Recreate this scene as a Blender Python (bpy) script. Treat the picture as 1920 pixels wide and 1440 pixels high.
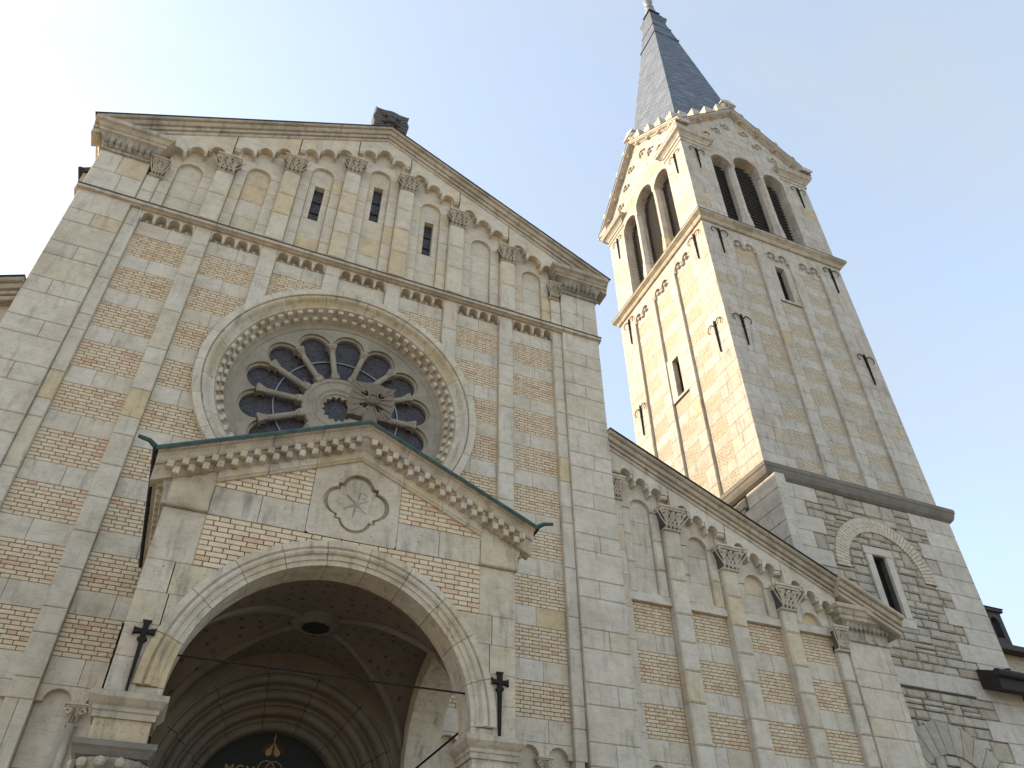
import bpy, math, random
from mathutils import Vector, Matrix
R = math.radians
random.seed(7)
for o in list(bpy.data.objects): bpy.data.objects.remove(o)
scn = bpy.context.scene
col = scn.collection

# ------------------------------------------------------------------ camera
CAM = Vector((-1.644, -12.5, 1.6)); FPX = 1461.4; YAW, PITCH, ROLL = R(23.161), R(40.261), R(-0.412)
def basis():
    f = Vector((math.sin(YAW)*math.cos(PITCH), math.cos(YAW)*math.cos(PITCH), math.sin(PITCH)))
    r = Vector((math.cos(YAW), -math.sin(YAW), 0)); u = r.cross(f)
    c, s = math.cos(ROLL), math.sin(ROLL)
    return c*r+s*u, -s*r+c*u, f
CR, CU, CF = basis()
cam = bpy.data.cameras.new('camera'); cam.sensor_width = 36; cam.lens = FPX/1920*36
cam.clip_start = .1; cam.clip_end = 3000
camo = bpy.data.objects.new('camera', cam); col.objects.link(camo)
camo.matrix_world = Matrix(((CR.x, CU.x, -CF.x, CAM.x), (CR.y, CU.y, -CF.y, CAM.y), (CR.z, CU.z, -CF.z, CAM.z), (0, 0, 0, 1)))
scn.camera = camo
def px(P):
    d = Vector(P)-CAM; z = d.dot(CF)
    return 960+FPX*d.dot(CR)/z, 720-FPX*d.dot(CU)/z

# ------------------------------------------------------------------ sky, sun, exposure
SUN_EL, SUN_A = R(28), R(35)
SV = Vector((-math.cos(SUN_A)*math.cos(SUN_EL), math.sin(SUN_A)*math.cos(SUN_EL), math.sin(SUN_EL)))
w = bpy.data.worlds.new('World'); scn.world = w; w.use_nodes = True
nt = w.node_tree; nd = nt.nodes; lk = nt.links; nd.clear()
sky = nd.new('ShaderNodeTexSky'); sky.sky_type = 'NISHITA'; sky.sun_disc = False
sky.sun_elevation = SUN_EL; sky.sun_rotation = math.atan2(SV.x, SV.y)
sky.air_density = 1.0; sky.dust_density = 2.0; sky.ozone_density = 1.0; sky.altitude = 300
tc = nd.new('ShaderNodeTexCoord')
mp = nd.new('ShaderNodeMapping'); mp.inputs['Scale'].default_value = (2.2, 5.0, 2.6); mp.inputs['Rotation'].default_value = (.3, .2, .9)
cn = nd.new('ShaderNodeTexNoise'); cn.inputs['Scale'].default_value = 1.3; cn.inputs['Detail'].default_value = 7; cn.inputs['Roughness'].default_value = .55
cr = nd.new('ShaderNodeValToRGB'); cr.color_ramp.elements[0].position = .35; cr.color_ramp.elements[1].position = .8
cr.color_ramp.elements[0].color = (.50, .50, .50, 1); cr.color_ramp.elements[1].color = (.74, .74, .74, 1)
tint = nd.new('ShaderNodeMixRGB'); tint.blend_type = 'MULTIPLY'; tint.inputs[0].default_value = 1; tint.inputs[2].default_value = (1.16, 1.20, 1.20, 1)
mixs = nd.new('ShaderNodeMixRGB')
bg = nd.new('ShaderNodeBackground'); bg.inputs['Strength'].default_value = 0.15
out = nd.new('ShaderNodeOutputWorld')
lk.new(tc.outputs['Generated'], mp.inputs[0]); lk.new(mp.outputs[0], cn.inputs[0]); lk.new(cn.outputs[0], cr.inputs[0])
tint.inputs[1].default_value = (1.17, 1.23, 1.16, 1); tint.inputs[2].default_value = (1, 1, 1, 1)
lk.new(cr.outputs[0], mixs.inputs[0]); lk.new(sky.outputs[0], mixs.inputs[1]); lk.new(tint.outputs[0], mixs.inputs[2])
lk.new(mixs.outputs[0], bg.inputs[0]); lk.new(bg.outputs[0], out.inputs[0])
sl = bpy.data.lights.new('sun', 'SUN'); sl.energy = 2.0; sl.angle = R(.6); sl.color = (1, .83, .60)
so = bpy.data.objects.new('sun', sl); col.objects.link(so); so.rotation_euler = SV.to_track_quat('Z', 'Y').to_euler(); so.location = SV*60
scn.view_settings.view_transform = 'Standard'; scn.view_settings.look = 'None'
scn.view_settings.gamma = 1; scn.view_settings.use_curve_mapping = False
scn.view_settings.exposure = 2.0

# ------------------------------------------------------------------ materials
def N(m, t, **kw):
    n = m.node_tree.nodes.new(t)
    for k, v in kw.items():
        if k in n.inputs: n.inputs[k].default_value = v
        else: setattr(n, k, v)
    return n
def base(name, rough=.85, spec=.3):
    m = bpy.data.materials.new(name); m.use_nodes = True
    b = m.node_tree.nodes['Principled BSDF']; b.inputs['Roughness'].default_value = rough
    b.inputs['Specular IOR Level'].default_value = spec
    return m, b, m.node_tree.links
def ramp(m, stops, interp='LINEAR'):
    n = N(m, 'ShaderNodeValToRGB'); cr = n.color_ramp; cr.interpolation = interp
    while len(cr.elements) < len(stops): cr.elements.new(.5)
    for e, (p, c) in zip(cr.elements, stops): e.position = p; e.color = (*c, 1) if len(c) == 3 else c
    return n
def math_(m, op, a, b=None):
    n = N(m, 'ShaderNodeMath', operation=op); l = m.node_tree.links
    for i, v in enumerate((a, b)):
        if v is None: continue
        if hasattr(v, 'links'): l.new(v, n.inputs[i])
        else: n.inputs[i].default_value = v
    return n.outputs[0]
def mix(m, f, a, b, bt='MIX'):
    n = N(m, 'ShaderNodeMixRGB', blend_type=bt); l = m.node_tree.links
    for i, v in enumerate((f, a, b)):
        if hasattr(v, 'links'): l.new(v, n.inputs[i])
        else: n.inputs[i].default_value = v if i == 0 else (*v, 1)
    return n.outputs[0]
def rnd(m):
    a = N(m, 'ShaderNodeObjectInfo').outputs['Random']; g = N(m, 'ShaderNodeNewGeometry').outputs['Random Per Island']
    return math_(m, 'FRACT', math_(m, 'ADD', a, math_(m, 'MULTIPLY', g, 7.31)))
def noise(m, scale, detail=4, rough=.55, vec=None, sc=None):
    n = N(m, 'ShaderNodeTexNoise'); n.inputs['Scale'].default_value = scale; n.inputs['Detail'].default_value = detail; n.inputs['Roughness'].default_value = rough
    v = vec or N(m, 'ShaderNodeNewGeometry').outputs['Position']
    if sc:
        q = N(m, 'ShaderNodeMapping'); q.inputs['Scale'].default_value = sc; m.node_tree.links.new(v, q.inputs[0]); v = q.outputs[0]
    m.node_tree.links.new(v, n.inputs['Vector'])
    return n.outputs[0]
def bump(m, b, h, strength, dist):
    n = N(m, 'ShaderNodeBump'); n.inputs['Strength'].default_value = strength; n.inputs['Distance'].default_value = dist
    m.node_tree.links.new(h, n.inputs['Height']); m.node_tree.links.new(n.outputs[0], b.inputs['Normal'])
def stone(name, stops, stain=(.26, .225, .165), stain_amt=.5, pit=.5, rough_bump=.4, grime=.35, dark=(.10, .095, .085), gr=.6):
    m, b, l = base(name)
    c = ramp(m, [(p, (q[0]*1.05, q[1]*.985, q[2]*.93)) for p, q in stops], 'LINEAR'); l.new(rnd(m), c.inputs[0])
    mott = ramp(m, [(.28, (.78, .77, .75)), (.5, (1, 1, 1)), (.72, (1.13, 1.13, 1.12))]); l.new(noise(m, 4.2, 8, .72), mott.inputs[0])
    a = mix(m, 1.0, c.outputs[0], mott.outputs[0], 'MULTIPLY')
    st = ramp(m, [(.48, (0, 0, 0)), (.72, (1, 1, 1))]); l.new(noise(m, 1.1, 5, .6), st.inputs[0])
    a = mix(m, math_(m, 'MULTIPLY', st.outputs[0], stain_amt), a, stain)
    gm = ramp(m, [(gr-.04, (0, 0, 0)), (gr+.12, (1, 1, 1))]); l.new(noise(m, 2.2, 7, .7, sc=(3.0, 3.0, .5)), gm.inputs[0])
    a = mix(m, math_(m, 'MULTIPLY', gm.outputs[0], grime), a, dark)
    # pits and thin bedding veins
    pt = ramp(m, [(.66, (0, 0, 0)), (.72, (1, 1, 1))]); l.new(noise(m, 26, 3, .6, sc=(1, 1, 1.8)), pt.inputs[0])
    a = mix(m, math_(m, 'MULTIPLY', pt.outputs[0], pit), a, dark)
    vn = ramp(m, [(.485, (0, 0, 0)), (.5, (1, 1, 1)), (.515, (0, 0, 0))]); l.new(noise(m, 1.6, 4, .6, sc=(.8, .8, 5)), vn.inputs[0])
    a = mix(m, math_(m, 'MULTIPLY', vn.outputs[0], .22), a, dark)
    l.new(a, b.inputs['Base Color'])
    h = math_(m, 'SUBTRACT', noise(m, 14, 6, .65), math_(m, 'MULTIPLY', pt.outputs[0], .6))
    bump(m, b, h, rough_bump, .02)
    return m
M = {}
CREAM = [(0, (.54, .505, .435)), (.22, (.50, .465, .39)), (.42, (.55, .52, .455)), (.6, (.515, .475, .39)), (.78, (.54, .505, .43)), (.90, (.50, .455, .36)), (.95, (.53, .48, .385)), (.98, (.52, .42, .25)), (1, (.52, .48, .40))]
M['stone'] = stone('limestone_ashlar', CREAM, stain=(.36, .295, .20), stain_amt=.6, pit=.5, grime=.42, gr=.58)
M['portal'] = stone('shade_toned_portal_stone', [(0, (.15, .13, .105)), (.5, (.125, .11, .09)), (1, (.15, .11, .075))], stain=(.07, .06, .045), stain_amt=.6, grime=.4)  # porch stone in a darker colour that stands in for the shade inside
M['gstone'] = stone('limestone_gable', [(0, (.56, .52, .44)), (.3, (.53, .49, .405)), (.55, (.56, .52, .43)), (.76, (.54, .485, .375)), (.85, (.54, .44, .27)), (.9, (.55, .505, .41)), (1, (.53, .45, .30))], stain_amt=.3, pit=.3, grime=.22)
M['mould'] = stone('weathered_moulding', [(0, (.43, .385, .31)), (.5, (.47, .42, .335)), (1, (.40, .355, .28))], stain=(.17, .145, .11), stain_amt=.6, grime=.5, gr=.55)
M['carved'] = stone('carved_stone', [(0, (.42, .38, .31)), (1, (.37, .34, .28))], stain=(.10, .095, .085), stain_amt=.75, grime=.7, gr=.5)
M['soot_and_shade'] = stone('sooty_and_shade_stone', [(0, (.11, .10, .095)), (1, (.085, .08, .078))], stain=(.05, .05, .05), stain_amt=.6, grime=.5)
M['porch'] = stone('porch_stone', [(0, (.50, .465, .40)), (.3, (.48, .43, .325)), (.55, (.50, .46, .385)), (.85, (.49, .41, .26)), (1, (.48, .44, .36))], stain=(.30, .235, .15), stain_amt=.65, pit=.7, rough_bump=.7, grime=.55, gr=.56)
M['tower'] = stone('tower_ashlar', [(0, (.46, .44, .39)), (.3, (.50, .475, .425)), (.55, (.42, .395, .34)), (.8, (.475, .45, .395)), (.94, (.455, .41, .335)), (.985, (.46, .37, .23)), (1, (.44, .41, .36))], stain=(.33, .30, .25), stain_amt=.55, grime=.45, gr=.55)
M['rubble'] = stone('rubble_stone', [(0, (.35, .325, .27)), (.4, (.42, .395, .335)), (.7, (.37, .325, .245)), (1, (.45, .43, .375))], stain=(.24, .22, .185), stain_amt=.45, pit=.65, rough_bump=.9, grime=.35, gr=.55)
M['quoin'] = stone('rough_quoin', [(0, (.47, .445, .39)), (1, (.52, .495, .44))], stain=(.30, .28, .24), stain_amt=.4, pit=.65, rough_bump=.8, grime=.4)
def flat(name, c, rough=.85, spec=.3, metal=0, var=.25, sc=6, bmp=.2):
    m, b, l = base(name, rough, spec); b.inputs['Metallic'].default_value = metal
    r = ramp(m, [(.25, tuple(x*(1-var) for x in c)), (.75, tuple(x*(1+var) for x in c))]); l.new(noise(m, sc, 5, .6), r.inputs[0]); l.new(r.outputs[0], b.inputs['Base Color'])
    if bmp: bump(m, b, noise(m, sc*3, 4), bmp, .01)
    return m
M['mortar'] = flat('dark_mortar', (.075, .057, .044), .95, .1)
M['smortar'] = flat('stone_mortar', (.10, .09, .075), .95, .1)
M['iron'] = flat('wrought_iron', (.022, .02, .019), .9, .08)
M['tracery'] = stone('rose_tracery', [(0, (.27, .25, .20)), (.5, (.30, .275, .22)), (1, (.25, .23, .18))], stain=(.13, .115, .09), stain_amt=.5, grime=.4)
M['capstone'] = stone('carved_capital_stone', [(0, (.52, .475, .39)), (1, (.47, .43, .35))], stain=(.24, .20, .15), stain_amt=.5, grime=.35)
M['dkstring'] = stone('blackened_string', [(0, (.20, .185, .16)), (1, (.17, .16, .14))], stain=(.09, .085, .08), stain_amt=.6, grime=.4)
M['copper'] = flat('copper_verdigris', (.024, .055, .045), .6, .4, var=.55, sc=9)
M['lead'] = flat('dark_sheet_metal', (.03, .03, .032), .8, .2)
M['roof'] = flat('dark_roof_tile', (.06, .05, .048), .8)
M['ground'] = flat('paved_ground', (.29, .26, .21), .9, sc=2)
M['void'] = flat('dark_interior', (.012, .012, .013), .9, .1)
M['louvre'] = flat('louvre_slat', (.13, .12, .11), .7)
M['gold'] = flat('gold_mosaic', (.26, .16, .035), .45, .5, var=.4, sc=40)
M['mosaic'] = flat('dark_mosaic', (.012, .013, .011), .6, .3, var=.5, sc=60)
M['redm'] = flat('red_mosaic', (.06, .018, .012), .6, .3, var=.4, sc=50)
M['timber'] = flat('dark_timber', (.03, .022, .018), .8)
M['chimney'] = flat('dark_chimney', (.06, .055, .055), .85)
m, b, l = base('buff_brick', .8, .35)
c = ramp(m, [(0, (.59, .465, .31)), (.25, (.61, .49, .34)), (.5, (.575, .45, .29)), (.66, (.62, .505, .365)), (.8, (.59, .45, .30)), (.92, (.56, .40, .26)), (.97, (.53, .345, .215)), (1, (.55, .37, .235))]); l.new(rnd(m), c.inputs[0])
mo = ramp(m, [(.3, (.84, .84, .84)), (.7, (1.1, 1.1, 1.1))]); l.new(noise(m, 9, 5, .6), mo.inputs[0])
l.new(mix(m, 1, c.outputs[0], mo.outputs[0], 'MULTIPLY'), b.inputs['Base Color']); bump(m, b, noise(m, 60, 3), .2, .004); M['brick'] = m
m, b, l = base('pale_tower_brick', .85, .3)
c = ramp(m, [(0, (.49, .42, .315)), (.4, (.54, .47, .365)), (.7, (.475, .40, .295)), (.9, (.485, .385, .275)), (1, (.525, .45, .345))]); l.new(rnd(m), c.inputs[0])
l.new(c.outputs[0], b.inputs['Base Color']); M['tbrick'] = m
# leaded glass: dark panes with small lead net
m, b, l = base('leaded_glass', .3, .35)
vo = N(m, 'ShaderNodeTexVoronoi', feature='DISTANCE_TO_EDGE'); vo.inputs['Scale'].default_value = 17
v2 = N(m, 'ShaderNodeTexVoronoi'); v2.inputs['Scale'].default_value = 17
ps = N(m, 'ShaderNodeNewGeometry').outputs['Position']; l.new(ps, vo.inputs['Vector']); l.new(ps, v2.inputs['Vector'])
gc = ramp(m, [(0, (.016, .014, .017)), (.5, (.032, .027, .033)), (1, (.050, .036, .030))]); sp = N(m, 'ShaderNodeSeparateColor'); l.new(v2.outputs['Color'], sp.inputs[0]); l.new(sp.outputs[0], gc.inputs[0])
le = ramp(m, [(.02, (1, 1, 1)), (.05, (0, 0, 0))]); l.new(vo.outputs['Distance'], le.inputs[0])
l.new(mix(m, le.outputs[0], gc.outputs[0], (.085, .078, .078)), b.inputs['Base Color']); M['glass'] = m
gr_ = ramp(m, [(0, (.25, .25, .25)), (1, (.6, .6, .6))]); l.new(sp.outputs[1], gr_.inputs[0]); l.new(gr_.outputs[0], b.inputs['Roughness'])
bump(m, b, sp.outputs[2], .35, .01)
# slate with courses (uv in metres)
m, b, l = base('spire_slate', .65, .22)
uv = N(m, 'ShaderNodeUVMap'); mpn = N(m, 'ShaderNodeMapping'); l.new(uv.outputs[0], mpn.inputs[0])
bt = N(m, 'ShaderNodeTexBrick'); bt.inputs['Scale'].default_value = 1; bt.inputs['Brick Width'].default_value = .34; bt.inputs['Row Height'].default_value = .2; bt.inputs['Mortar Size'].default_value = .012
bt.inputs['Color1'].default_value = (.085, .105, .14, 1); bt.inputs['Color2'].default_value = (.12, .14, .175, 1); bt.inputs['Mortar'].default_value = (.26, .28, .31, 1); bt.inputs['Bias'].default_value = -.1
l.new(mpn.outputs[0], bt.inputs['Vector'])
sn = ramp(m, [(.45, (.75, .75, .78)), (.62, (1.15, 1.15, 1.15)), (.7, (1.9, 1.9, 1.85))]); l.new(noise(m, 1.6, 6, .7, sc=(1, 1, 2.5)), sn.inputs[0])
l.new(mix(m, 1, bt.outputs['Color'], sn.outputs[0], 'MULTIPLY'), b.inputs['Base Color']); bump(m, b, bt.outputs['Fac'], .5, .02); M['slate'] = m
# painted vault: cream plaster darkened in colour for porch shade, scattered rings and crosses
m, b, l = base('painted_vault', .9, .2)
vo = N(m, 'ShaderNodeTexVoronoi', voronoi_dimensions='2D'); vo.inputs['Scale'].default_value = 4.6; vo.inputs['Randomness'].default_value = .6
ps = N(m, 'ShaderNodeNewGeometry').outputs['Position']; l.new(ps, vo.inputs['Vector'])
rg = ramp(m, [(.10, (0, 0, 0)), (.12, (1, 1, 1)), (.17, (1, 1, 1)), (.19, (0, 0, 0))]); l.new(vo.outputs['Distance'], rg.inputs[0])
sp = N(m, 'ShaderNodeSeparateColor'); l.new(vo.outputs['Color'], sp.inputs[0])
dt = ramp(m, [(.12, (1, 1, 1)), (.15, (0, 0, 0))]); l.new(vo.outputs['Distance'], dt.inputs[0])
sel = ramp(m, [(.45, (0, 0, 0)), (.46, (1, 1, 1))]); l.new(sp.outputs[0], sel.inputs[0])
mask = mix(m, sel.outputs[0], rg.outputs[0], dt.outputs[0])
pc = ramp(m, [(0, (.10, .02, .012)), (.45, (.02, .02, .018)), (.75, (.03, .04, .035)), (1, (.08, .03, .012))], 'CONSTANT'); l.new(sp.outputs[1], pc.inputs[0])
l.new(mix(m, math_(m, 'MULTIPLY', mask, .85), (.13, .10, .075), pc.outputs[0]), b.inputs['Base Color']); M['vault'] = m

# ------------------------------------------------------------------ geometry helpers
class F:
    """wall frame: u along the wall (to the right seen from outside), v up, d outwards"""
    def __init__(s, o, U, Nn): s.o, s.U, s.N = Vector(o), Vector(U), Vector(Nn)
    def P(s, u, v, d): return s.o+s.U*u+s.N*d+Vector((0, 0, v))
    def off(s, d): return F(s.o+s.N*d, s.U, s.N)
class FR(F):
    """radial frame inside a wall frame: v points outwards from a centre, u sideways"""
    def __init__(s, f, uc, vc, ang): s.f, s.uc, s.vc, s.a = f, uc, vc, ang
    def P(s, u, v, d):
        c, q = math.cos(s.a), math.sin(s.a)
        return s.f.P(s.uc+c*v+q*u, s.vc+q*v-c*u, d)
WPOS = {}
class MB:
    def __init__(s): s.v = []; s.f = []; s.uv = None
    def add(s, vs, fs):
        n = len(s.v); s.v += [Vector(x) for x in vs]; s.f += [tuple(n+i for i in q) for q in fs]; return s
    def box(s, f, u0, u1, v0, v1, d0, d1, ch=.006, back=False, jit=0):
        ch = min(ch, (u1-u0)*.3, (v1-v0)*.3, abs(d1-d0)*.5)
        q = [(u0, v0), (u1, v0), (u1, v1), (u0, v1)]; k = [(u0+ch, v0+ch), (u1-ch, v0+ch), (u1-ch, v1-ch), (u0+ch, v1-ch)]
        j = lambda: random.uniform(-jit, jit)
        vs = [f.P(a, b, d0) for a, b in q]+[f.P(a, b, d1-ch) for a, b in q]+[f.P(a+j(), b+j(), d1+j()*.5) for a, b in k]
        fs = [(8, 9, 10, 11)]
        for i in range(4):
            n = (i+1) % 4; fs += [(i, n, 4+n, 4+i), (4+i, 4+n, 8+n, 8+i)]
        if back: fs.append((3, 2, 1, 0))
        return s.add(vs, fs)
    def prism(s, f, pts, d0, d1, back=False):
        n = len(pts); vs = [f.P(a, b, d0) for a, b in pts]+[f.P(a, b, d1) for a, b in pts]
        fs = [tuple(range(n, 2*n))]+[(i, (i+1) % n, n+(i+1) % n, n+i) for i in range(n)]
        if back: fs.append(tuple(range(n-1, -1, -1)))
        return s.add(vs, fs)
    def archplate(s, f, uc, r, u0, u1, zs, zt, d0, d1, n=12):
        zt = zt if callable(zt) else (lambda u, z=zt: z)
        arc = [(uc+r*math.cos(math.pi*(1-i/n)), zs+r*math.sin(math.pi*(1-i/n))) for i in range(n+1)]
        bot = [(u0, zs)]+arc+[(u1, zs)]
        top = [(a, zt(a)) for a, _ in bot]
        vs = [f.P(a, b, d1) for a, b in bot]+[f.P(a, b, d1) for a, b in top]+[f.P(a, b, d0) for a, b in bot]
        k = len(bot); fs = []
        for i in range(k-1):
            fs.append((i, i+1, k+i+1, k+i)); fs.append((2*k+i, 2*k+i+1, i+1, i))
        s.add(vs, fs)
        # top, side faces
        s.add([f.P(u0, zs, d0), f.P(u0, zs, d1), f.P(u0, zt(u0), d1), f.P(u0, zt(u0), d0)], [(0, 1, 2, 3)])
        s.add([f.P(u1, zs, d1), f.P(u1, zs, d0), f.P(u1, zt(u1), d0), f.P(u1, zt(u1), d1)], [(0, 1, 2, 3)])
        return s
    def mould(s, f, u0, v0, u1, v1, prof):
        n = len(prof); vs = [f.P(u0, v0+h, d) for d, h in prof]+[f.P(u1, v1+h, d) for d, h in prof]
        fs = [(i, (i+1) % n, n+(i+1) % n, n+i) for i in range(n)]+[tuple(range(n-1, -1, -1)), tuple(range(n, 2*n))]
        return s.add(vs, fs)
    def ringmould(s, x0, x1, y0, y1, prof):
        vs = []; fs = []
        for d, z in prof: vs += [(x0-d, y0-d, z), (x1+d, y0-d, z), (x1+d, y1+d, z), (x0-d, y1+d, z)]
        n = len(prof)
        for i in range(n-1):
            for k in range(4): fs.append((4*i+k, 4*i+(k+1) % 4, 4*i+4+(k+1) % 4, 4*i+4+k))
        fs += [(3, 2, 1, 0), (4*n-4, 4*n-3, 4*n-2, 4*n-1)]
        return s.add(vs, fs)
    def ring(s, f, uc, vc, prof, a0, a1, n):
        vs = []; k = len(prof); fs = []
        for i in range(n+1):
            a = a0+(a1-a0)*i/n
            vs += [f.P(uc+r*math.cos(a), vc+r*math.sin(a), d) for r, d in prof]
        for i in range(n):
            for j in range(k): fs.append((i*k+j, i*k+(j+1) % k, (i+1)*k+(j+1) % k, (i+1)*k+j))
        fs += [tuple(range(k)), tuple(range(n*k+k-1, n*k-1, -1))]
        return s.add(vs, fs)
    def tube(s, pts, r, n=6, r1=None):
        pts = [Vector(p) for p in pts]; vs = []; fs = []; m_ = len(pts)
        for i, p in enumerate(pts):
            t = (pts[min(i+1, m_-1)]-pts[max(i-1, 0)]).normalized()
            a = t.orthogonal().normalized() if i == 0 else (a0-t*a0.dot(t)).normalized()
            a0 = a; b_ = t.cross(a); rr = r if r1 is None else r+(r1-r)*i/(m_-1)
            vs += [p+(a*math.cos(6.2832*k/n)+b_*math.sin(6.2832*k/n))*rr for k in range(n)]
        for i in range(m_-1):
            for k in range(n): fs.append((i*n+k, i*n+(k+1) % n, (i+1)*n+(k+1) % n, (i+1)*n+k))
        fs += [tuple(range(n-1, -1, -1)), tuple(range((m_-1)*n, m_*n))]
        return s.add(vs, fs)
    def lathe(s, c, prof, n=12, sy=1):
        vs = []; fs = []; k = len(prof)
        for r, z in prof: vs += [(c[0]+r*math.cos(6.2832*i/n), c[1]+sy*r*math.sin(6.2832*i/n), c[2]+z) for i in range(n)]
        for j in range(k-1):
            for i in range(n): fs.append((j*n+i, j*n+(i+1) % n, (j+1)*n+(i+1) % n, (j+1)*n+i))
        fs += [tuple(range(n-1, -1, -1)), tuple(range((k-1)*n, k*n))]
        return s.add(vs, fs)
    def wbox(s, x0, x1, y0, y1, z0, z1):
        vs = [(x, y, z) for z in (z0, z1) for x, y in ((x0, y0), (x1, y0), (x1, y1), (x0, y1))]
        return s.add(vs, [(3, 2, 1, 0), (4, 5, 6, 7), (0, 1, 5, 4), (1, 2, 6, 5), (2, 3, 7, 6), (3, 0, 4, 7)])
    def build(s, name, mat, parent=None, kind=None, smooth=False, fix=True):
        c = Vector((0, 0, 0)); 
        lo = Vector([min(p[i] for p in s.v) for i in range(3)]); hi = Vector([max(p[i] for p in s.v) for i in range(3)]); c = (lo+hi)/2
        me = bpy.data.meshes.new(name); me.from_pydata([p-c for p in s.v], [], s.f)
        if fix:
            import bmesh
            bm = bmesh.new(); bm.from_mesh(me); bmesh.ops.recalc_face_normals(bm, faces=bm.faces); bm.to_mesh(me); bm.free()
        if smooth: me.polygons.foreach_set('use_smooth', [True]*len(me.polygons))
        me.materials.append(M[mat] if isinstance(mat, str) else mat)
        return link(name, me, c, parent, kind)
def link(name, me, c, parent=None, kind=None):
    o = bpy.data.objects.new(name, me); col.objects.link(o)
    WPOS[o] = Vector(c)
    if parent: o.parent = parent; o.location = Vector(c)-WPOS[parent]
    else: o.location = c
    if kind: o['kind'] = kind
    return o
def thing(name, label, cat, loc, group=None):
    o = bpy.data.objects.new(name, None); col.objects.link(o); o.location = loc; WPOS[o] = Vector(loc); o.empty_display_size = .2
    o['label'] = label; o['category'] = cat
    if group: o['group'] = group
    return o
def tag(o, label, cat, group=None):
    o['label'] = label; o['category'] = cat
    if group: o['group'] = group
    return o
G = .003
def blk(name, par, f, u0, u1, v0, v1, d0, d1, mat='stone', ch=.004, jit=.0):
    return MB().box(f, u0+G, u1-G, v0+G, v1-G, d0, d1+random.uniform(-.0015, .0015), ch, jit=jit).build(name, mat, par, fix=False)
# bricks -------------------------------------------------------------
S_, H_, J_ = .246, .118, .0105
COURSE = .0695
def flemish(u0, u1, vtop, n=9, ph=0):
    res = []
    for k in range(n):
        va = vtop-(k+1)*COURSE+J_/2; vb = vtop-k*COURSE-J_/2
        u = u0; i = (k+ph) % 2
        first = True
        while u < u1-.03:
            L = S_ if i % 2 else H_
            if first and (k+ph) % 2: L = .18
            e = min(u+L, u1)
            if u1-e < .04: e = u1
            res.append((u, e, va, vb)); u = e+J_; i += 1; first = False
    return res
SH = {}
def emit_bricks(par, lst, d0, d1, limit=300, mat='brick', hidden=None):
    """lst of (frame,u0,u1,v0,v1); the largest in the picture become parts, the rest one stuff part"""
    sc = []
    for q in lst:
        f, u0, u1, v0, v1 = q
        a = px(f.P(u0, v0, d1)); b_ = px(f.P(u1, v1, d1)); L = math.hypot(a[0]-b_[0], a[1]-b_[1])
        mx, my = (a[0]+b_[0])/2, (a[1]+b_[1])/2
        vis = 0 < mx < 1920 and 0 < my < 1440 and not (hidden and hidden(mx, my))
        sc.append((-(abs((b_[0]-a[0])*(b_[1]-a[1]))**.5+L) if vis else 1, q))
    sc.sort(key=lambda t: t[0])
    rest = MB()
    for i, (s_, q) in enumerate(sc):
        f, u0, u1, v0, v1 = q
        j = random.uniform(-.002, .002)
        if i < limit and s_ < 0:
            key = (round(u1-u0, 3), round(v1-v0, 3), tuple(f.U), d0, d1, mat); c = f.P((u0+u1)/2, (v0+v1)/2, 0)
            if key not in SH:
                fl = F((0, 0, 0), f.U, f.N); hu, hv = (u1-u0)/2, (v1-v0)/2
                mb = MB().box(fl, -hu, hu, -hv, hv, d0, d1, .004); me = bpy.data.meshes.new('brick'); me.from_pydata(mb.v, [], mb.f); me.materials.append(M[mat]); SH[key] = me
            link('brick', SH[key], c+f.N*j, par)
        else: rest.box(f, u0, u1, v0, v1, d0, d1+j, .004)
    if rest.v: rest.build('brick_field', mat, par, kind='stuff', fix=False)
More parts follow.
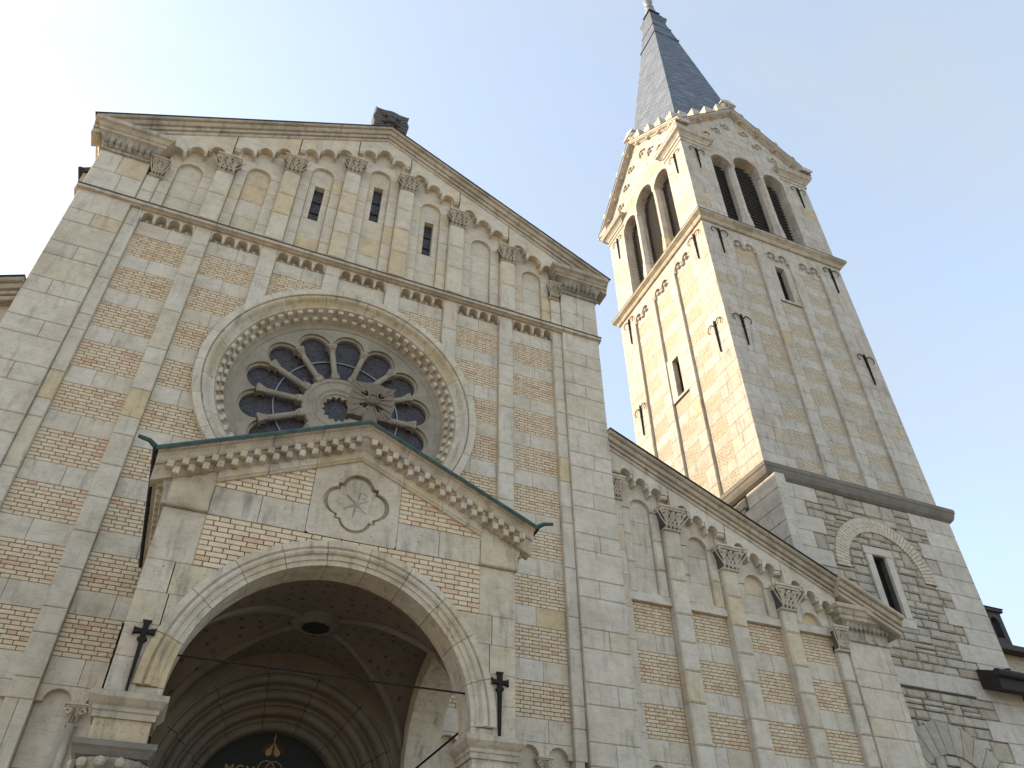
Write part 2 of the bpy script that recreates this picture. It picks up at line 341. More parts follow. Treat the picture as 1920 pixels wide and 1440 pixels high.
# shared ornament --------------------------------------------------------
def capital(par, f, uc, vt, wt, wb, h, dw, dt, mat='carved', name='capital', n=4):
    """carved capital: moulded abacus, flaring bell, two tiers of curled leaves and corner scrolls"""
    mb = MB(); ab = h*.2
    mb.box(f, uc-wt/2, uc+wt/2, vt-ab*.55, vt, dw, dt+.05, .012); mb.box(f, uc-wt/2+.02, uc+wt/2-.02, vt-ab, vt-ab*.55, dw, dt+.025, .008)
    t, q = vt-ab, vt-h
    a, b_ = wt/2-.05, wb/2; da, db = dt+.0, dt-.09
    m1 = (t*.4+q*.6); am = b_+.12*(a-b_)
    vs = [f.P(uc-b_, q, db), f.P(uc+b_, q, db), f.P(uc+b_, q, dw), f.P(uc-b_, q, dw), f.P(uc-am, m1, db+.015), f.P(uc+am, m1, db+.015), f.P(uc+am, m1, dw), f.P(uc-am, m1, dw), f.P(uc-a, t, da), f.P(uc+a, t, da), f.P(uc+a, t, dw), f.P(uc-a, t, dw)]
    bell = MB().add(vs, [(0, 1, 5, 4), (1, 2, 6, 5), (3, 0, 4, 7), (4, 5, 9, 8), (5, 6, 10, 9), (7, 4, 8, 11)])
    mb.box(f, uc-b_-.015, uc+b_+.015, q-.035, q, dw, db+.02, .01)
    for tier, (v0, hh, k) in enumerate(((q, (t-q)*.5, n), (q+(t-q)*.38, (t-q)*.6, n-1))):
        for i in range(k):
            x = (i+.5)/k*2-1; wv = (b_ if tier == 0 else am+(a-am)*.4); lw = wv/k*.86
            u = uc+x*wv; dd = db+.01+(.02 if tier else 0); lean = .045+.05*tier
            P = f.P
            vs = [P(u-lw*.6, v0, dd), P(u+lw*.6, v0, dd), P(u+lw, v0+hh*.6, dd+lean*.4), P(u-lw, v0+hh*.6, dd+lean*.4), P(u+lw*.55, v0+hh*.9, dd+lean), P(u-lw*.55, v0+hh*.9, dd+lean), P(u, v0+hh*.74, dd+lean*1.5), P(u, v0+hh*.5, dd+lean*.9), P(u, v0+hh*.1, dd+.03)]
            mb.add(vs, [(0, 8, 7, 3), (8, 1, 2, 7), (3, 7, 6, 5), (7, 2, 4, 6), (5, 6, 4), (0, 3, 5, 4, 2, 1)])
    for sg in (-1, 1):
        pts = []
        for i in range(9):
            an = i*.75; rr = .055-.005*i
            pts.append(f.P(uc+sg*(a-.01+rr*math.cos(an)*.8), t-.06+rr*math.sin(an), da+.012))
        mb.tube(pts, .016, 5)
    if h > .4:
        for i in range(-2, 3):
            for sg in (-1, 1):
                q0, q1 = i*.2, i*.2+sg*.42
                if abs(q1) > 1.02: continue
                mb.tube([f.P(uc+q0*am*2, q+.05, db+.035), f.P(uc+(q0+q1)*.5*(am+a), (q+t)/2, db+.06), f.P(uc+q1*a*2*.98, t-.03, da+.02)], .014, 5)
    o = mb.build(name, mat, par)
    bell.build('capital_bell', 'soot_and_shade' if h > .4 else mat, o)  # dark bell colour paints the shade in the hollows behind the lattice
def billet_band(par, f, pfun, n0, n1, step, lo, hi, d0, d1, mat):
    pass
def iron_anchor(par, f, u, vt, h=1.35, wd=.74):
    mb = MB(); P = f.P; d = .05
    mb.prism(f, [(u-.038, vt-.15), (u-.022, vt), (u, vt+.07), (u+.022, vt), (u+.038, vt-.15), (u+.032, vt-.45), (u+.048, vt-.5), (u+.028, vt-.56), (u+.008, vt-h), (u-.008, vt-h), (u-.028, vt-.56), (u-.048, vt-.5), (u-.032, vt-.45)], .0, .06)
    for s in (-1, 1):
        pts = [P(u, vt-.18, d)]
        for i in range(11):
            a = math.pi*.9-math.pi*1.25*i/10
            pts.append(P(u+s*(wd*.30+wd*.2*math.cos(a)), vt-.17+.16*math.sin(a), d))
        mb.tube(pts, .02, 5, .014)
    return mb.build('iron_wall_anchor', 'iron', par)

# ------------------------------------------------------------------ ground
g = MB().add([(-400, -400, 0), (400, -400, 0), (400, 400, 0), (-400, 400, 0)], [(0, 1, 2, 3)]).build('ground', 'ground'); g['kind'] = 'structure'

# ================================================================== NAVE FRONT
nf = F((0, 0, 0), (1, 0, 0), (0, -1, 0))
nave = thing('church_nave_front', 'tall gabled church front of pale ashlar and buff brick panels around the rose window', 'church', (0, 6, 0))
PB, PH = 1.425, .54                       # bay pitch, half panel
ROWT = [14.55-1.0095*k for k in range(9)]; PHT = .6255; CB = -.115
RC, RO = 11.62, 2.85
def rake(x): return 20.46-.563*abs(x)     # foot line of the raking cornice
# core with a round hole for the rose
mb = MB()
sq = [(-2.95, RC-2.95), (2.95, RC-2.95), (2.95, RC+2.95), (-2.95, RC+2.95)]
def core(pts): mb.prism(nf, pts, -.9, CB)
core([(-6.0, 5.45), (-2.95, 5.45), (-2.95, 14.955), (-6.0, 14.955)]); core([(2.95, 5.45), (6.0, 5.45), (6.0, 14.955), (2.95, 14.955)]); mb.prism(nf, [(-6, 14.953), (6, 14.953), (6, 15.31), (-6, 15.31)], -.9, -.26)
for s in (-1, 1): mb.prism(nf, [(s*1.9, 0), (s*6.0, 0), (s*6.0, 5.448), (s*1.9, 5.448)], -.9, -.25)
core([(-2.95, 6.5), (2.95, 6.5), (2.95, RC-2.95), (-2.95, RC-2.95)]); core([(-2.95, RC+2.95), (2.95, RC+2.95), (2.95, 14.955), (-2.95, 14.955)])
core([(-2.95, 5.45), (-1.9, 5.45), (-1.9, 6.5), (-2.95, 6.5)]); core([(1.9, 5.45), (2.95, 5.45), (2.95, 6.5), (1.9, 6.5)])
mb.prism(nf, [(-6.0, 15.3), (6.0, 15.3), (6.0, rake(6)+.2), (0, rake(0)+.2), (-6, rake(6)+.2)], -.9, -.245)
n = 48; vs = []; fs = []
for i in range(n):
    a = 2*math.pi*i/n; c_, s_ = math.cos(a), math.sin(a); k = 2.95/max(abs(c_), abs(s_))
    vs += [nf.P(2.5*c_, RC+2.5*s_, CB), nf.P(k*c_, RC+k*s_, CB), nf.P(2.5*c_, RC+2.5*s_, -.9)]
for i in range(n):
    j = (i+1) % n; fs += [(3*i, 3*i+1, 3*j+1, 3*j), (3*i, 3*j, 3*j+2, 3*i+2)]
mb.add(vs, fs); mb.build('wall_core', 'mortar', nave)
mb = MB()
mb.add([(-6.0, .9, 0), (-6.0, 26, 0), (-6.0, 26, 16.2), (-6.0, .9, 16.2), (6.0, .9, 0), (6.0, 26, 0), (6.0, 26, 16.2), (6.0, .9, 16.2), (0, 26, 19.9)], [(0, 1, 2, 3), (5, 4, 7, 6), (1, 5, 6, 8, 2)])
mb.build('side_wall', 'stone', nave)
mb = MB()
for s in (-1, 1):
    mb.add([(0, .5, 20.45), (0, 26, 20.45), (s*6.56, 26, 16.8), (s*6.56, .86, 16.8), (0, .5, 20.65), (0, 26, 20.65), (s*6.56, 26, 16.95), (s*6.56, .86, 16.95)], [(0, 1, 2, 3), (4, 7, 6, 5), (3, 2, 6, 7), (0, 3, 7, 4), (1, 5, 6, 2)])
mb.build('roof', 'roof', nave)
for s in (-1, 1):
    a, b_ = sorted((s*6.0, s*6.5)); MB().wbox(a, b_, .88, 26, 16.2, 16.80).build('eaves_cornice', 'mould', nave)
    MB().tube([(s*6.58, .84, 16.88), (s*6.58, 26, 16.88)], .06, 8).build('gutter', 'lead', nave)
# brick panels and stone bands
def ringdist(u0, u1, v0, v1):
    return max(math.hypot(u, v-RC) for u in (u0, u1) for v in (v0, v1))
def clip(u0, u1, v0, v1, r=2.6):
    if ringdist(u0, u1, v0, v1) < 2.76: return None
    cu = 0 if u0 < 0 < u1 else min(abs(u0), abs(u1)); cv = 0 if v0 < RC < v1 else min(abs(v0-RC), abs(v1-RC))
    if math.hypot(cu, cv) >= r: return u0, u1, v0, v1
    opts = []
    if cu < r:
        q = math.sqrt(r*r-cu*cu)
        opts.append((u0, u1, max(v0, RC+q), v1) if (v0+v1)/2 > RC else (u0, u1, v0, min(v1, RC-q)))
    if cv < r:
        q = math.sqrt(r*r-cv*cv)
        opts.append((max(u0, q), u1, v0, v1) if (u0+u1) > 0 else (u0, min(u1, -q), v0, v1))
    opts = [o for o in opts if o[1]-o[0] > .04 and o[3]-o[2] > .04]
    return max(opts, key=lambda o: (o[1]-o[0])*(o[3]-o[2])) if opts else None
def inporch(x, z): return abs(x) < 2.2 and z < 7.0
bricks = []
for k in range(-3, 4):
    c0 = k*PB
    for r, t in enumerate(ROWT):
        for u0, u1, v0, v1 in flemish(c0-PH, c0+PH, t, 9, (k+r) % 2):
            if ringdist(u0, u1, v0, v1) < 2.78 or inporch((u0+u1)/2, v1): continue
            bricks.append((nf, u0, u1, v0, v1))
        # stone band under the panel
        v1 = t-PHT; v0 = ROWT[r+1] if r < 8 else 5.46
        for a, b_ in ((c0-PH, c0+random.uniform(-.12, .12)), (None, c0+PH)):
            if a is None: a = lastb
            lastb = b_
            q_ = clip(a, b_, v0, v1)
            if q_ is None or inporch((a+b_)/2, v1): continue
            blk('band_stone', nave, nf, *q_, CB, -.098)
    # frieze under the corbel table
    if k: 
        mid = c0+random.uniform(-.1, .1)
        blk('band_stone', nave, nf, c0-PH, mid, 14.555, 14.96, -.27, -.098); blk('band_stone', nave, nf, mid, c0+PH, 14.555, 14.96, -.27, -.098)
    else: blk('band_stone', nave, nf, c0-PH, c0+PH, 14.555, 14.96, -.27, -.098)
    # corbel table: four little arches on brackets with knobs
    mb = MB(); p = 2*PH/4
    for i in range(4):
        uc = c0-PH+p*(i+.5)
        mb.archplate(nf, uc, .105, uc-p/2+.0005, uc+p/2-.0005, 15.08, 15.30, -.23, -.002, 10)
    for i in range(5):
        uc = c0-PH+p*i; h = p/2-.105
        a, b_ = (uc-h if i else uc), (uc+h if i < 4 else uc)
        if b_-a > .01: mb.add([nf.P(a, 15.085, -.003), nf.P(b_, 15.085, -.003), nf.P(b_, 15.085, CB), nf.P(a, 15.085, CB), nf.P(a+.004, 14.985, -.02), nf.P(b_-.004, 14.985, -.02), nf.P(a+.004, 14.955, -.06), nf.P(b_-.004, 14.955, -.06), nf.P(a+.004, 14.955, CB), nf.P(b_-.004, 14.955, CB)], [(0, 1, 5, 4), (4, 5, 7, 6), (6, 7, 9, 8), (0, 4, 6, 8, 3), (1, 2, 9, 7, 5)])
    tb = mb.build('corbel_table', 'stone', nave)
    MB().box(nf, c0-PH, c0+PH, 14.962, 15.30, -.27, -.21, .001).build('corbel_back', 'stone', tb)
    for i in range(4):
        uc = c0-PH+p*(i+.5); q = nf.P(uc, 15.02, -.15)
        MB().lathe((0, 0, 0), [(.001, -.045), (.028, -.03), (.04, 0), (.028, .03), (.001, .045)], 8).build('knob', 'stone', tb, smooth=True).location = q-WPOS[tb]
porch_poly = [(299, 838), (698, 795), (1002, 986), (966, 1015), (966, 1440), (60, 1440), (270, 1080)]
def inside(x, y, poly=porch_poly):
    c = False; j = len(poly)-1
    for i in range(len(poly)):
        xi, yi = poly[i]; xj, yj = poly[j]
        if (yi > y) != (yj > y) and x < (xj-xi)*(y-yi)/(yj-yi)+xi: c = not c
        j = i
    return c
emit_bricks(nave, bricks, CB, -.1, 300, hidden=inside)
# pilasters: stones follow the courses of the bands
lv = []
for t in ROWT: lv += [t, t-PHT]
LV = [15.30]+lv+[5.46]
def column(name, u0, u1, d, skip=None, d0=CB, ends=None):
    z = 15.30; zs = [z]
    while z > 5.2:
        z -= random.choice((.385, .625, 1.01, .625)); zs.append(max(z, 5.2))
        if zs[-1] <= 5.2: break
    for a, b_ in zip(zs[1:], zs):
        if skip and skip(u0, u1, a, b_): continue
        q_ = clip(u0, u1, a, b_)
        if q_: blk(name, nave, nf, *q_, -.27, d, ch=.012)
PW = PB/2-PH
for k in (-2.5, -1.5, -.5, .5, 1.5, 2.5):
    column('pilaster_stone', k*PB-PW, k*PB+PW, 0, lambda a, b_, v0, v1: (min(abs(a), abs(b_)) < 2.25 and v1 < 7.6))
for s in (-1, 1):
    a, b_ = sorted((s*(3*PB+PH), s*5.06)); column('pilaster_stone', a, b_, 0)
    # corner pier with splayed edge
    z = 15.24; i = 0
    while z > 2.0:
        h = (.625, .385)[i % 2]*random.choice((1, 1, 1.0)); h = .625 if i % 2 == 0 else .385
        a, b_ = sorted((s*5.06, s*6.08)); v0 = z-h
        if i % 2: m_ = a+(b_-a)*random.uniform(.4, .65); parts = ((a, m_), (m_, b_))
        else: parts = ((a, b_),)
        for q0, q1 in parts: blk('corner_stone', nave, nf, q0, q1, v0, z, -.9, .07, ch=.014)
        z = v0; i += 1
# stone plinth and blind arcade below the lowest brick row
for k in (-3, -2, 2, 3):
    c0 = k*PB; mb = MB()
    for sg in (-1, 1):
        uc = c0+sg*PH/2
        mb.archplate(nf, uc, .185, uc-PH/2+.001, uc+PH/2-.001, 5.23, 5.455, CB-.12, -.09, 10)
    mb.build('blind_arcade', 'stone', nave)
    blk('arcade_back_stone', nave, nf, c0-PH, c0+PH, 4.4, 5.44, CB-.14, -.20); blk('arcade_back_stone', nave, nf, c0-PH, c0+PH, 2.4, 4.4, CB-.14, -.20)
    capital(nave, nf, c0, 5.23, .30, .13, .24, -.19, -.06, 'stone', n=3)
    MB().lathe((c0, .14, 0), [(.055, 2.4), (.055, 4.98)], 10).build('arcade_shaft', 'stone', nave, smooth=True)
for s in (-1, 1):
    a, b_ = sorted((s*2.3, s*6.1)); MB().box(nf, a, b_, 0, 2.4, -.5, .12).build('plinth', 'stone', nave)
    for k in (2, 3):
        for e in (-1, 1):
            u = s*k*PB+e*(PH+PW/2)
            blk('pilaster_stone', nave, nf, u-PW/2, u+PW/2, 2.4, 5.2, CB-.1, 0)
# string course
PROF_S = [(-.1, -.03), (.055, -.03), (.085, -.01), (.14, .0), (.14, .075), (.125, .10), (-.1, .2)]
x = -6.13
while x < 6.12:
    e = min(x+random.uniform(1.3, 1.6), 6.13)
    if 6.13-e < .5: e = 6.13
    MB().mould(nf, x+.003, 15.235, e-.003, 15.235, PROF_S).build('string_course_stone', 'mould', nave); x = e
MB().box(nf, -6.135, 6.135, 15.316, 15.345, .05, .155, .004).build('drip_edge', 'soot_and_shade', nave)
# ---- gable field
CAPT = {.5: 19.15, 1.5: 18.38, 2.5: 17.6}
NCR = {0: 19.30, 1: 18.62, 2: 17.80, 3: 17.18}
def split(v0, v1, h):
    n = max(1, round((v1-v0)/h)); zs = [v0+(v1-v0)*(i/n)+(random.uniform(-.07, .07) if 0 < i < n else 0) for i in range(n+1)]
    return list(zip(zs, zs[1:]))
GD0 = -.26
for k in range(-3, 4):
    c0 = k*PB; a0, a1 = c0-PB/2+.2, c0+PB/2-.2; cr_ = NCR[abs(k)]; nr = .27; zs = cr_-nr
    if k == 3: a1 = 4.78
    if k == -3: a0 = -4.78
    top = lambda u: rake(u)-.02
    if abs(k) < 2: wz = ((17.30, 18.68) if k == 0 else (16.66, 17.94))
    # jamb stones both sides of the niche
    for q0, q1 in ((a0, c0-nr), (c0+nr, a1)):
        for v0, v1 in split(15.36, zs, .62): blk('gable_stone', nave, nf, q0, q1, v0, v1, GD0, 0, 'gstone', ch=.010)
    # niche back
    if abs(k) < 2:
        for v0, v1 in split(15.36, wz[0], .6): blk('gable_stone', nave, nf, c0-nr, c0+nr, v0, v1, GD0-.1, -.085, 'gstone')
        for q0, q1 in ((c0-nr, c0-.115), (c0+.115, c0+nr)):
            for v0, v1 in split(wz[0], wz[1], .7): blk('gable_stone', nave, nf, q0, q1, v0, v1, GD0-.2, -.085, 'gstone')
        blk('gable_stone', nave, nf, c0-nr, c0+nr, wz[1], cr_+.02, GD0-.2, -.085, 'gstone')
        wn = MB().box(nf, c0-.13, c0+.13, wz[0]-.02, wz[1]+.02, -.25, -.228, .002).build('window', 'glass', nave)
        for q in (.3, .62): MB().box(nf, c0-.115, c0+.115, wz[0]+(wz[1]-wz[0])*q, wz[0]+(wz[1]-wz[0])*q+.025, -.228, -.205, .003).build('glazing_bar', 'iron', wn)
    else:
        for v0, v1 in split(15.36, cr_+.02, .62): blk('gable_stone', nave, nf, c0-nr, c0+nr, v0, v1, GD0-.1, -.085, 'gstone')
    mb = MB().archplate(nf, c0, nr, a0, a1, zs, lambda u: top(u)-.12, GD0-.02, 0, 14); mb.build('niche_arch', 'gstone', nave)
    # stepped corbel arches under the rake
    mb = MB(); r = .15; sp = .40
    xs = [c0-sp*1.03, c0, c0+sp*1.03]
    for x in xs:
        crn = 20.0-.555*abs(x)-(.0 if k else .0)
        z0 = crn-r; e0, e1 = x-sp*.515, x+sp*.515
        if x == xs[0]: e0 = c0-PB/2+.012
        if x == xs[-1]: e1 = c0+PB/2-.012
        if k == 3 and x == xs[-1]: e1 = 5.0
        if k == -3 and x == xs[0]: e0 = -5.0
        # straight jambs below the springing so the corbels hang down
        z1 = z0-.07
        mb.archplate(nf, x, r, e0, e1, z0, lambda u: rake(u)+.05, -.004, .19, 10)
        for q0, q1 in ((e0, x-r), (x+r, e1)):
            if q1-q0 > .015:
                zz = z1 if q1-q0 < .2 else z0-.02
                mb.box(nf, q0+.002, q1-.002, zz, z0+.001, -.004, .185, .03)
    mb.build('corbel_table', 'gstone', nave)
for k in (-2.5, -1.5, -.5, .5, 1.5, 2.5):
    u = k*PB; t = CAPT[abs(k)]
    for v0, v1 in split(15.36, t-.46, .75): blk('pilaster_stone', nave, nf, u-.2, u+.2, v0, v1, GD0, .15, 'gstone', ch=.03)
    capital(nave, nf, u, t, .56, .40, .47, -.02, .25, 'mould')
    MB().box(nf, u-.2, u+.2, t, rake(u)-.1, GD0, .07).build('pilaster_stone', 'gstone', nave)
for s in (-1, 1):
    a, b_ = sorted((s*4.78, s*5.06))
    for v0, v1 in split(15.36, 16.32, .5): blk('pilaster_stone', nave, nf, a, b_, v0, v1, GD0, .05, 'gstone', ch=.02)
    capital(nave, nf, s*4.87, 16.83, .36, .26, .5, -.02, .18, 'mould')
    a, b_ = sorted((s*5.06, s*6.08))
    for i, (v0, v1) in enumerate(split(15.36, 16.62, .6)):
        m_ = a+(b_-a)*(.45 if i % 2 else .6)
        blk('corner_stone', nave, nf, a, m_, v0, v1, -.9, .09, 'stone', ch=.012); blk('corner_stone', nave, nf, m_, b_, v0, v1, -.9, .09, 'stone', ch=.012)
    # carved pier cap
    x0, x1 = sorted((s*5.06, s*6.08)); y0, y1 = -.09, .9
    pc = MB().ringmould(x0, x1, y0, y1, [(.0, 16.60), (.05, 16.62), (.05, 16.68), (.0, 16.70), (.03, 16.78), (.12, 17.0), (.15, 17.06)]).build('pier_capital', 'carved', nave)
    mb = MB().ringmould(x0, x1, y0, y1, [(.15, 17.06), (.19, 17.08), (.19, 17.15), (.22, 17.17), (.26, 17.24), (.32, 17.28), (.32, 17.40), (.1, 17.46)]); mb.build('pier_cornice', 'mould', nave)
    mb = MB()
    for i in range(9):
        u = x0-.05+(x1-x0+.1)*(i+.5)/9
        mb.lathe((u, y0-.075, 16.88), [(.001, -.09), (.05, -.05), (.068, 0), (.05, .06), (.001, .09)], 7)
        mb.add([(u-.05, y0-.03, 16.74), (u+.05, y0-.03, 16.74), (u+.06, y0-.13, 16.99), (u-.06, y0-.13, 16.99), (u, y0-.10, 16.80)], [(0, 1, 4), (1, 2, 4), (2, 3, 4), (3, 0, 4)])
    mb.build('leaf_frieze', 'carved', pc)
# raking cornice of the gable, stone by stone
PROF_R = [(-.2, 0), (.20, 0), (.22, .02), (.22, .10), (.185, .11), (.185, .128), (.25, .135), (.275, .20), (.235, .21), (.235, .228), (.31, .24), (.36, .315), (.325, .325), (.325, .345), (.40, .352), (.42, .375), (.42, .43), (-.2, .55)]
for s in (-1, 1):
    L = 6.40; zt = lambda x: 20.415-.5418*x
    x = 0
    while x < L-.01:
        e = min(x+random.uniform(1.2, 1.5), L)
        if L-e < .6: e = L
        a, b_ = (x if x == 0 else x+.004), e-.004
        MB().mould(nf, s*a, zt(a), s*b_, zt(b_), PROF_R).build('cornice_stone', 'mould', nave); x = e
    MB().mould(nf, 0, zt(0), s*6.44, zt(6.44), [(-.9, .56), (.42, .432), (.435, .41), (.445, .44), (.42, .475), (-.9, .62)]).build('roof_edge', 'lead', nave)
    # closing wall between field and cornice over the piers
    MB().prism(nf, [(s*4.9, 16.9), (s*6.05, 16.9), (s*6.05, zt(6.05)+.1), (s*4.9, zt(4.9)+.1)], -.9, .06).build('gable_stone', 'gstone', nave)
# ---- rose window
rose = MB()
def ring_seg(name, prof, cnt, mat, par, gap=.0015, off=0):
    for i in range(cnt):
        a0 = 2*math.pi*(i+off)/cnt+gap; a1 = 2*math.pi*(i+1+off)/cnt-gap
        MB().ring(nf, 0, RC, prof, a0, a1, 6).build(name, mat, par)
ring_seg('ring_stone', [(2.85, CB), (2.85, .045), (2.845, .05), (2.71, .055), (2.70, .05), (2.695, .02), (2.69, CB)], 22, 'stone', nave)
ring_seg('inner_ring_stone', [(2.69, CB), (2.69, .012), (2.67, .03), (2.63, .03), (2.60, .01), (2.55, -.06), (2.50, -.10), (2.455, -.115), (2.44, -.12), (2.44, -.40)], 18, 'porch', nave, off=.3)
billets = MB().ring(nf, 0, RC, [(2.44, -.4), (2.435, -.125), (2.34, -.29), (2.25, -.43), (2.23, -.6), (2.44, -.6)], 0, 2*math.pi, 96).build('billet_ring', 'mould', nave)
nb = 66
for row in range(2):
    for i in range(nb):
        a = 2*math.pi*(i+.5*row)/nb; f2 = FR(nf, 0, RC, a)
        r0, r1, d0, d1 = ((2.345, 2.43, -.30, -.135) if row == 0 else (2.255, 2.335, -.42, -.27))
        w_ = 2*math.pi*r1/nb/4
        MB().box(f2, -w_, w_, r0, r1, d0, d1, .015).build('billet', 'stone', billets, fix=False)
NP = 14; HA = math.pi/NP
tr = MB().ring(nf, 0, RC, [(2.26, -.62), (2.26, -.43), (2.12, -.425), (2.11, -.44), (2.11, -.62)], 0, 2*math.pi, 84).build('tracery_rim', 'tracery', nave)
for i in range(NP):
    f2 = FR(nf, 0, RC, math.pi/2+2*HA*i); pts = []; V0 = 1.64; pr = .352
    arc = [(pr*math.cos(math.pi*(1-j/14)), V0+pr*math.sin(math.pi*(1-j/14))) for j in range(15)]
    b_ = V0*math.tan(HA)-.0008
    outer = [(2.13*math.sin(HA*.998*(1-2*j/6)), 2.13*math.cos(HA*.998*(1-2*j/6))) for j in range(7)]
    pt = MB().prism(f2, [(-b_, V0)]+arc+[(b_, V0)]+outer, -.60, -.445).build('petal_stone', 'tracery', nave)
    pr2 = pr-.05
    mb = MB().ring(f2, 0, V0, [(pr+.01, -.60), (pr+.01, -.50), (pr2, -.515), (pr2, -.60)], 0, math.pi, 14)
    mb.build('petal_moulding', 'tracery', pt)
    # colonnette between petals
    f3 = FR(nf, 0, RC, math.pi/2+2*HA*(i+.5)); mb = MB()
    pc = lambda u, v, d: f3.P(u, v, d)
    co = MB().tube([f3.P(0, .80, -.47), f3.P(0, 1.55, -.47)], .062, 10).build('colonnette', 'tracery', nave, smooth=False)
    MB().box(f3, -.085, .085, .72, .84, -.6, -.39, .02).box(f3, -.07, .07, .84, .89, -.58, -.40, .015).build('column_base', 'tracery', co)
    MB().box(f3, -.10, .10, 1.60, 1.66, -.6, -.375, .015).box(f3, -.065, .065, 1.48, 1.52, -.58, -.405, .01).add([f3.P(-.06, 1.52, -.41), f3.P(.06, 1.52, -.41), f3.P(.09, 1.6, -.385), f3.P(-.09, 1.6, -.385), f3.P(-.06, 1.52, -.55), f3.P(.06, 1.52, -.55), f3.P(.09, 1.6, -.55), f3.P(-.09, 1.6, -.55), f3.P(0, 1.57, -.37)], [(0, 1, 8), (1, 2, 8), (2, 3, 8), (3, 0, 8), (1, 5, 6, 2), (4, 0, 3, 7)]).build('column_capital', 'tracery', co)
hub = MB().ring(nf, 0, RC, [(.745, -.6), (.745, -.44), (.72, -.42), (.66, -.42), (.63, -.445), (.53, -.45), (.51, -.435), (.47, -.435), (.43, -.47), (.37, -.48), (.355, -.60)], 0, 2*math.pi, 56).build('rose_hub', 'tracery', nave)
for i in range(14):
    f2 = FR(nf, 0, RC, 2*math.pi*i/14)
    MB().prism(f2, [(-.082, .37), (-.07, .315), (-.035, .30), (0, .265), (.035, .30), (.07, .315), (.082, .37)], -.6, -.50).build('hub_cusp', 'tracery', hub)
gl = MB().ring(nf, 0, RC, [(.001, -.62), (.001, -.60), (2.2, -.60), (2.2, -.62)], 0, 2*math.pi, 48).build('rose_glass', 'glass', nave)
MB().tube([nf.P(1.29*math.cos(2*math.pi*i/72), RC+1.29*math.sin(2*math.pi*i/72), -.575) for i in range(73)], .017, 6).build('glazing_ring', flat('pale_lead', (.26, .26, .30), .6), gl)
# stone cross on the nave gable
def foliate_cross(name, label, x, y, z0, zc, arm, th, mat, drum=True):
    t = thing(name, label, 'cross', (x, y, z0)); f = F((x, y, 0), (1, 0, 0), (0, -1, 0))
    MB().ringmould(x-.17*arm/.5, x+.17*arm/.5, y-.13, y+.13, [(.05, z0), (.05, z0+.10), (0, z0+.16), (-.03, zc-arm*.75)]).build('pedestal', mat, t)
    plate = MB()
    for k in range(4):
        f2 = FR(f, 0, zc, math.pi/2*k)
        plate.prism(f2, [(u*arm, v*arm) for u, v in ((-.15, 0), (-.15, .52), (-.51, .52), (-1.0, 1.0), (-.84, .93), (-.4, .94), (-.2, 1.02), (0, 1.05), (.2, 1.02), (.4, .94), (.84, .93), (1.0, 1.0), (.51, .52), (.15, .52), (.15, 0))], -th*.75+.002*k, th*.75+.002*k, back=True)
    plate.build('cross_arms', mat, t)
    for k in range(4):
        f2 = FR(f, 0, zc, math.pi/2*k)
        for j in range(5):
            a = (j-2)*.19
            MB().prism(f2, [(a*arm*.9-.010, arm*.34), (a*arm*1.9-.028*arm/.4, arm*.88), (a*arm*1.9+.028*arm/.4, arm*.88), (a*arm*.9+.010, arm*.34)], th*.7, th*.75+.014).build('leaf_rib', mat, t)
    MB().ring(f, 0, zc, [(arm*.27, th*.5), (arm*.27, th+.05), (arm*.22, th+.065), (arm*.19, th+.04), (.001, th+.06), (.001, th*.5)], 0, 2*math.pi, 24).build('medallion', mat, t)
foliate_cross('stone_cross', 'sooty foliate stone cross crowning the tall nave gable', 0, .1, 20.78, 21.72, .50, .16, 'soot_and_shade')

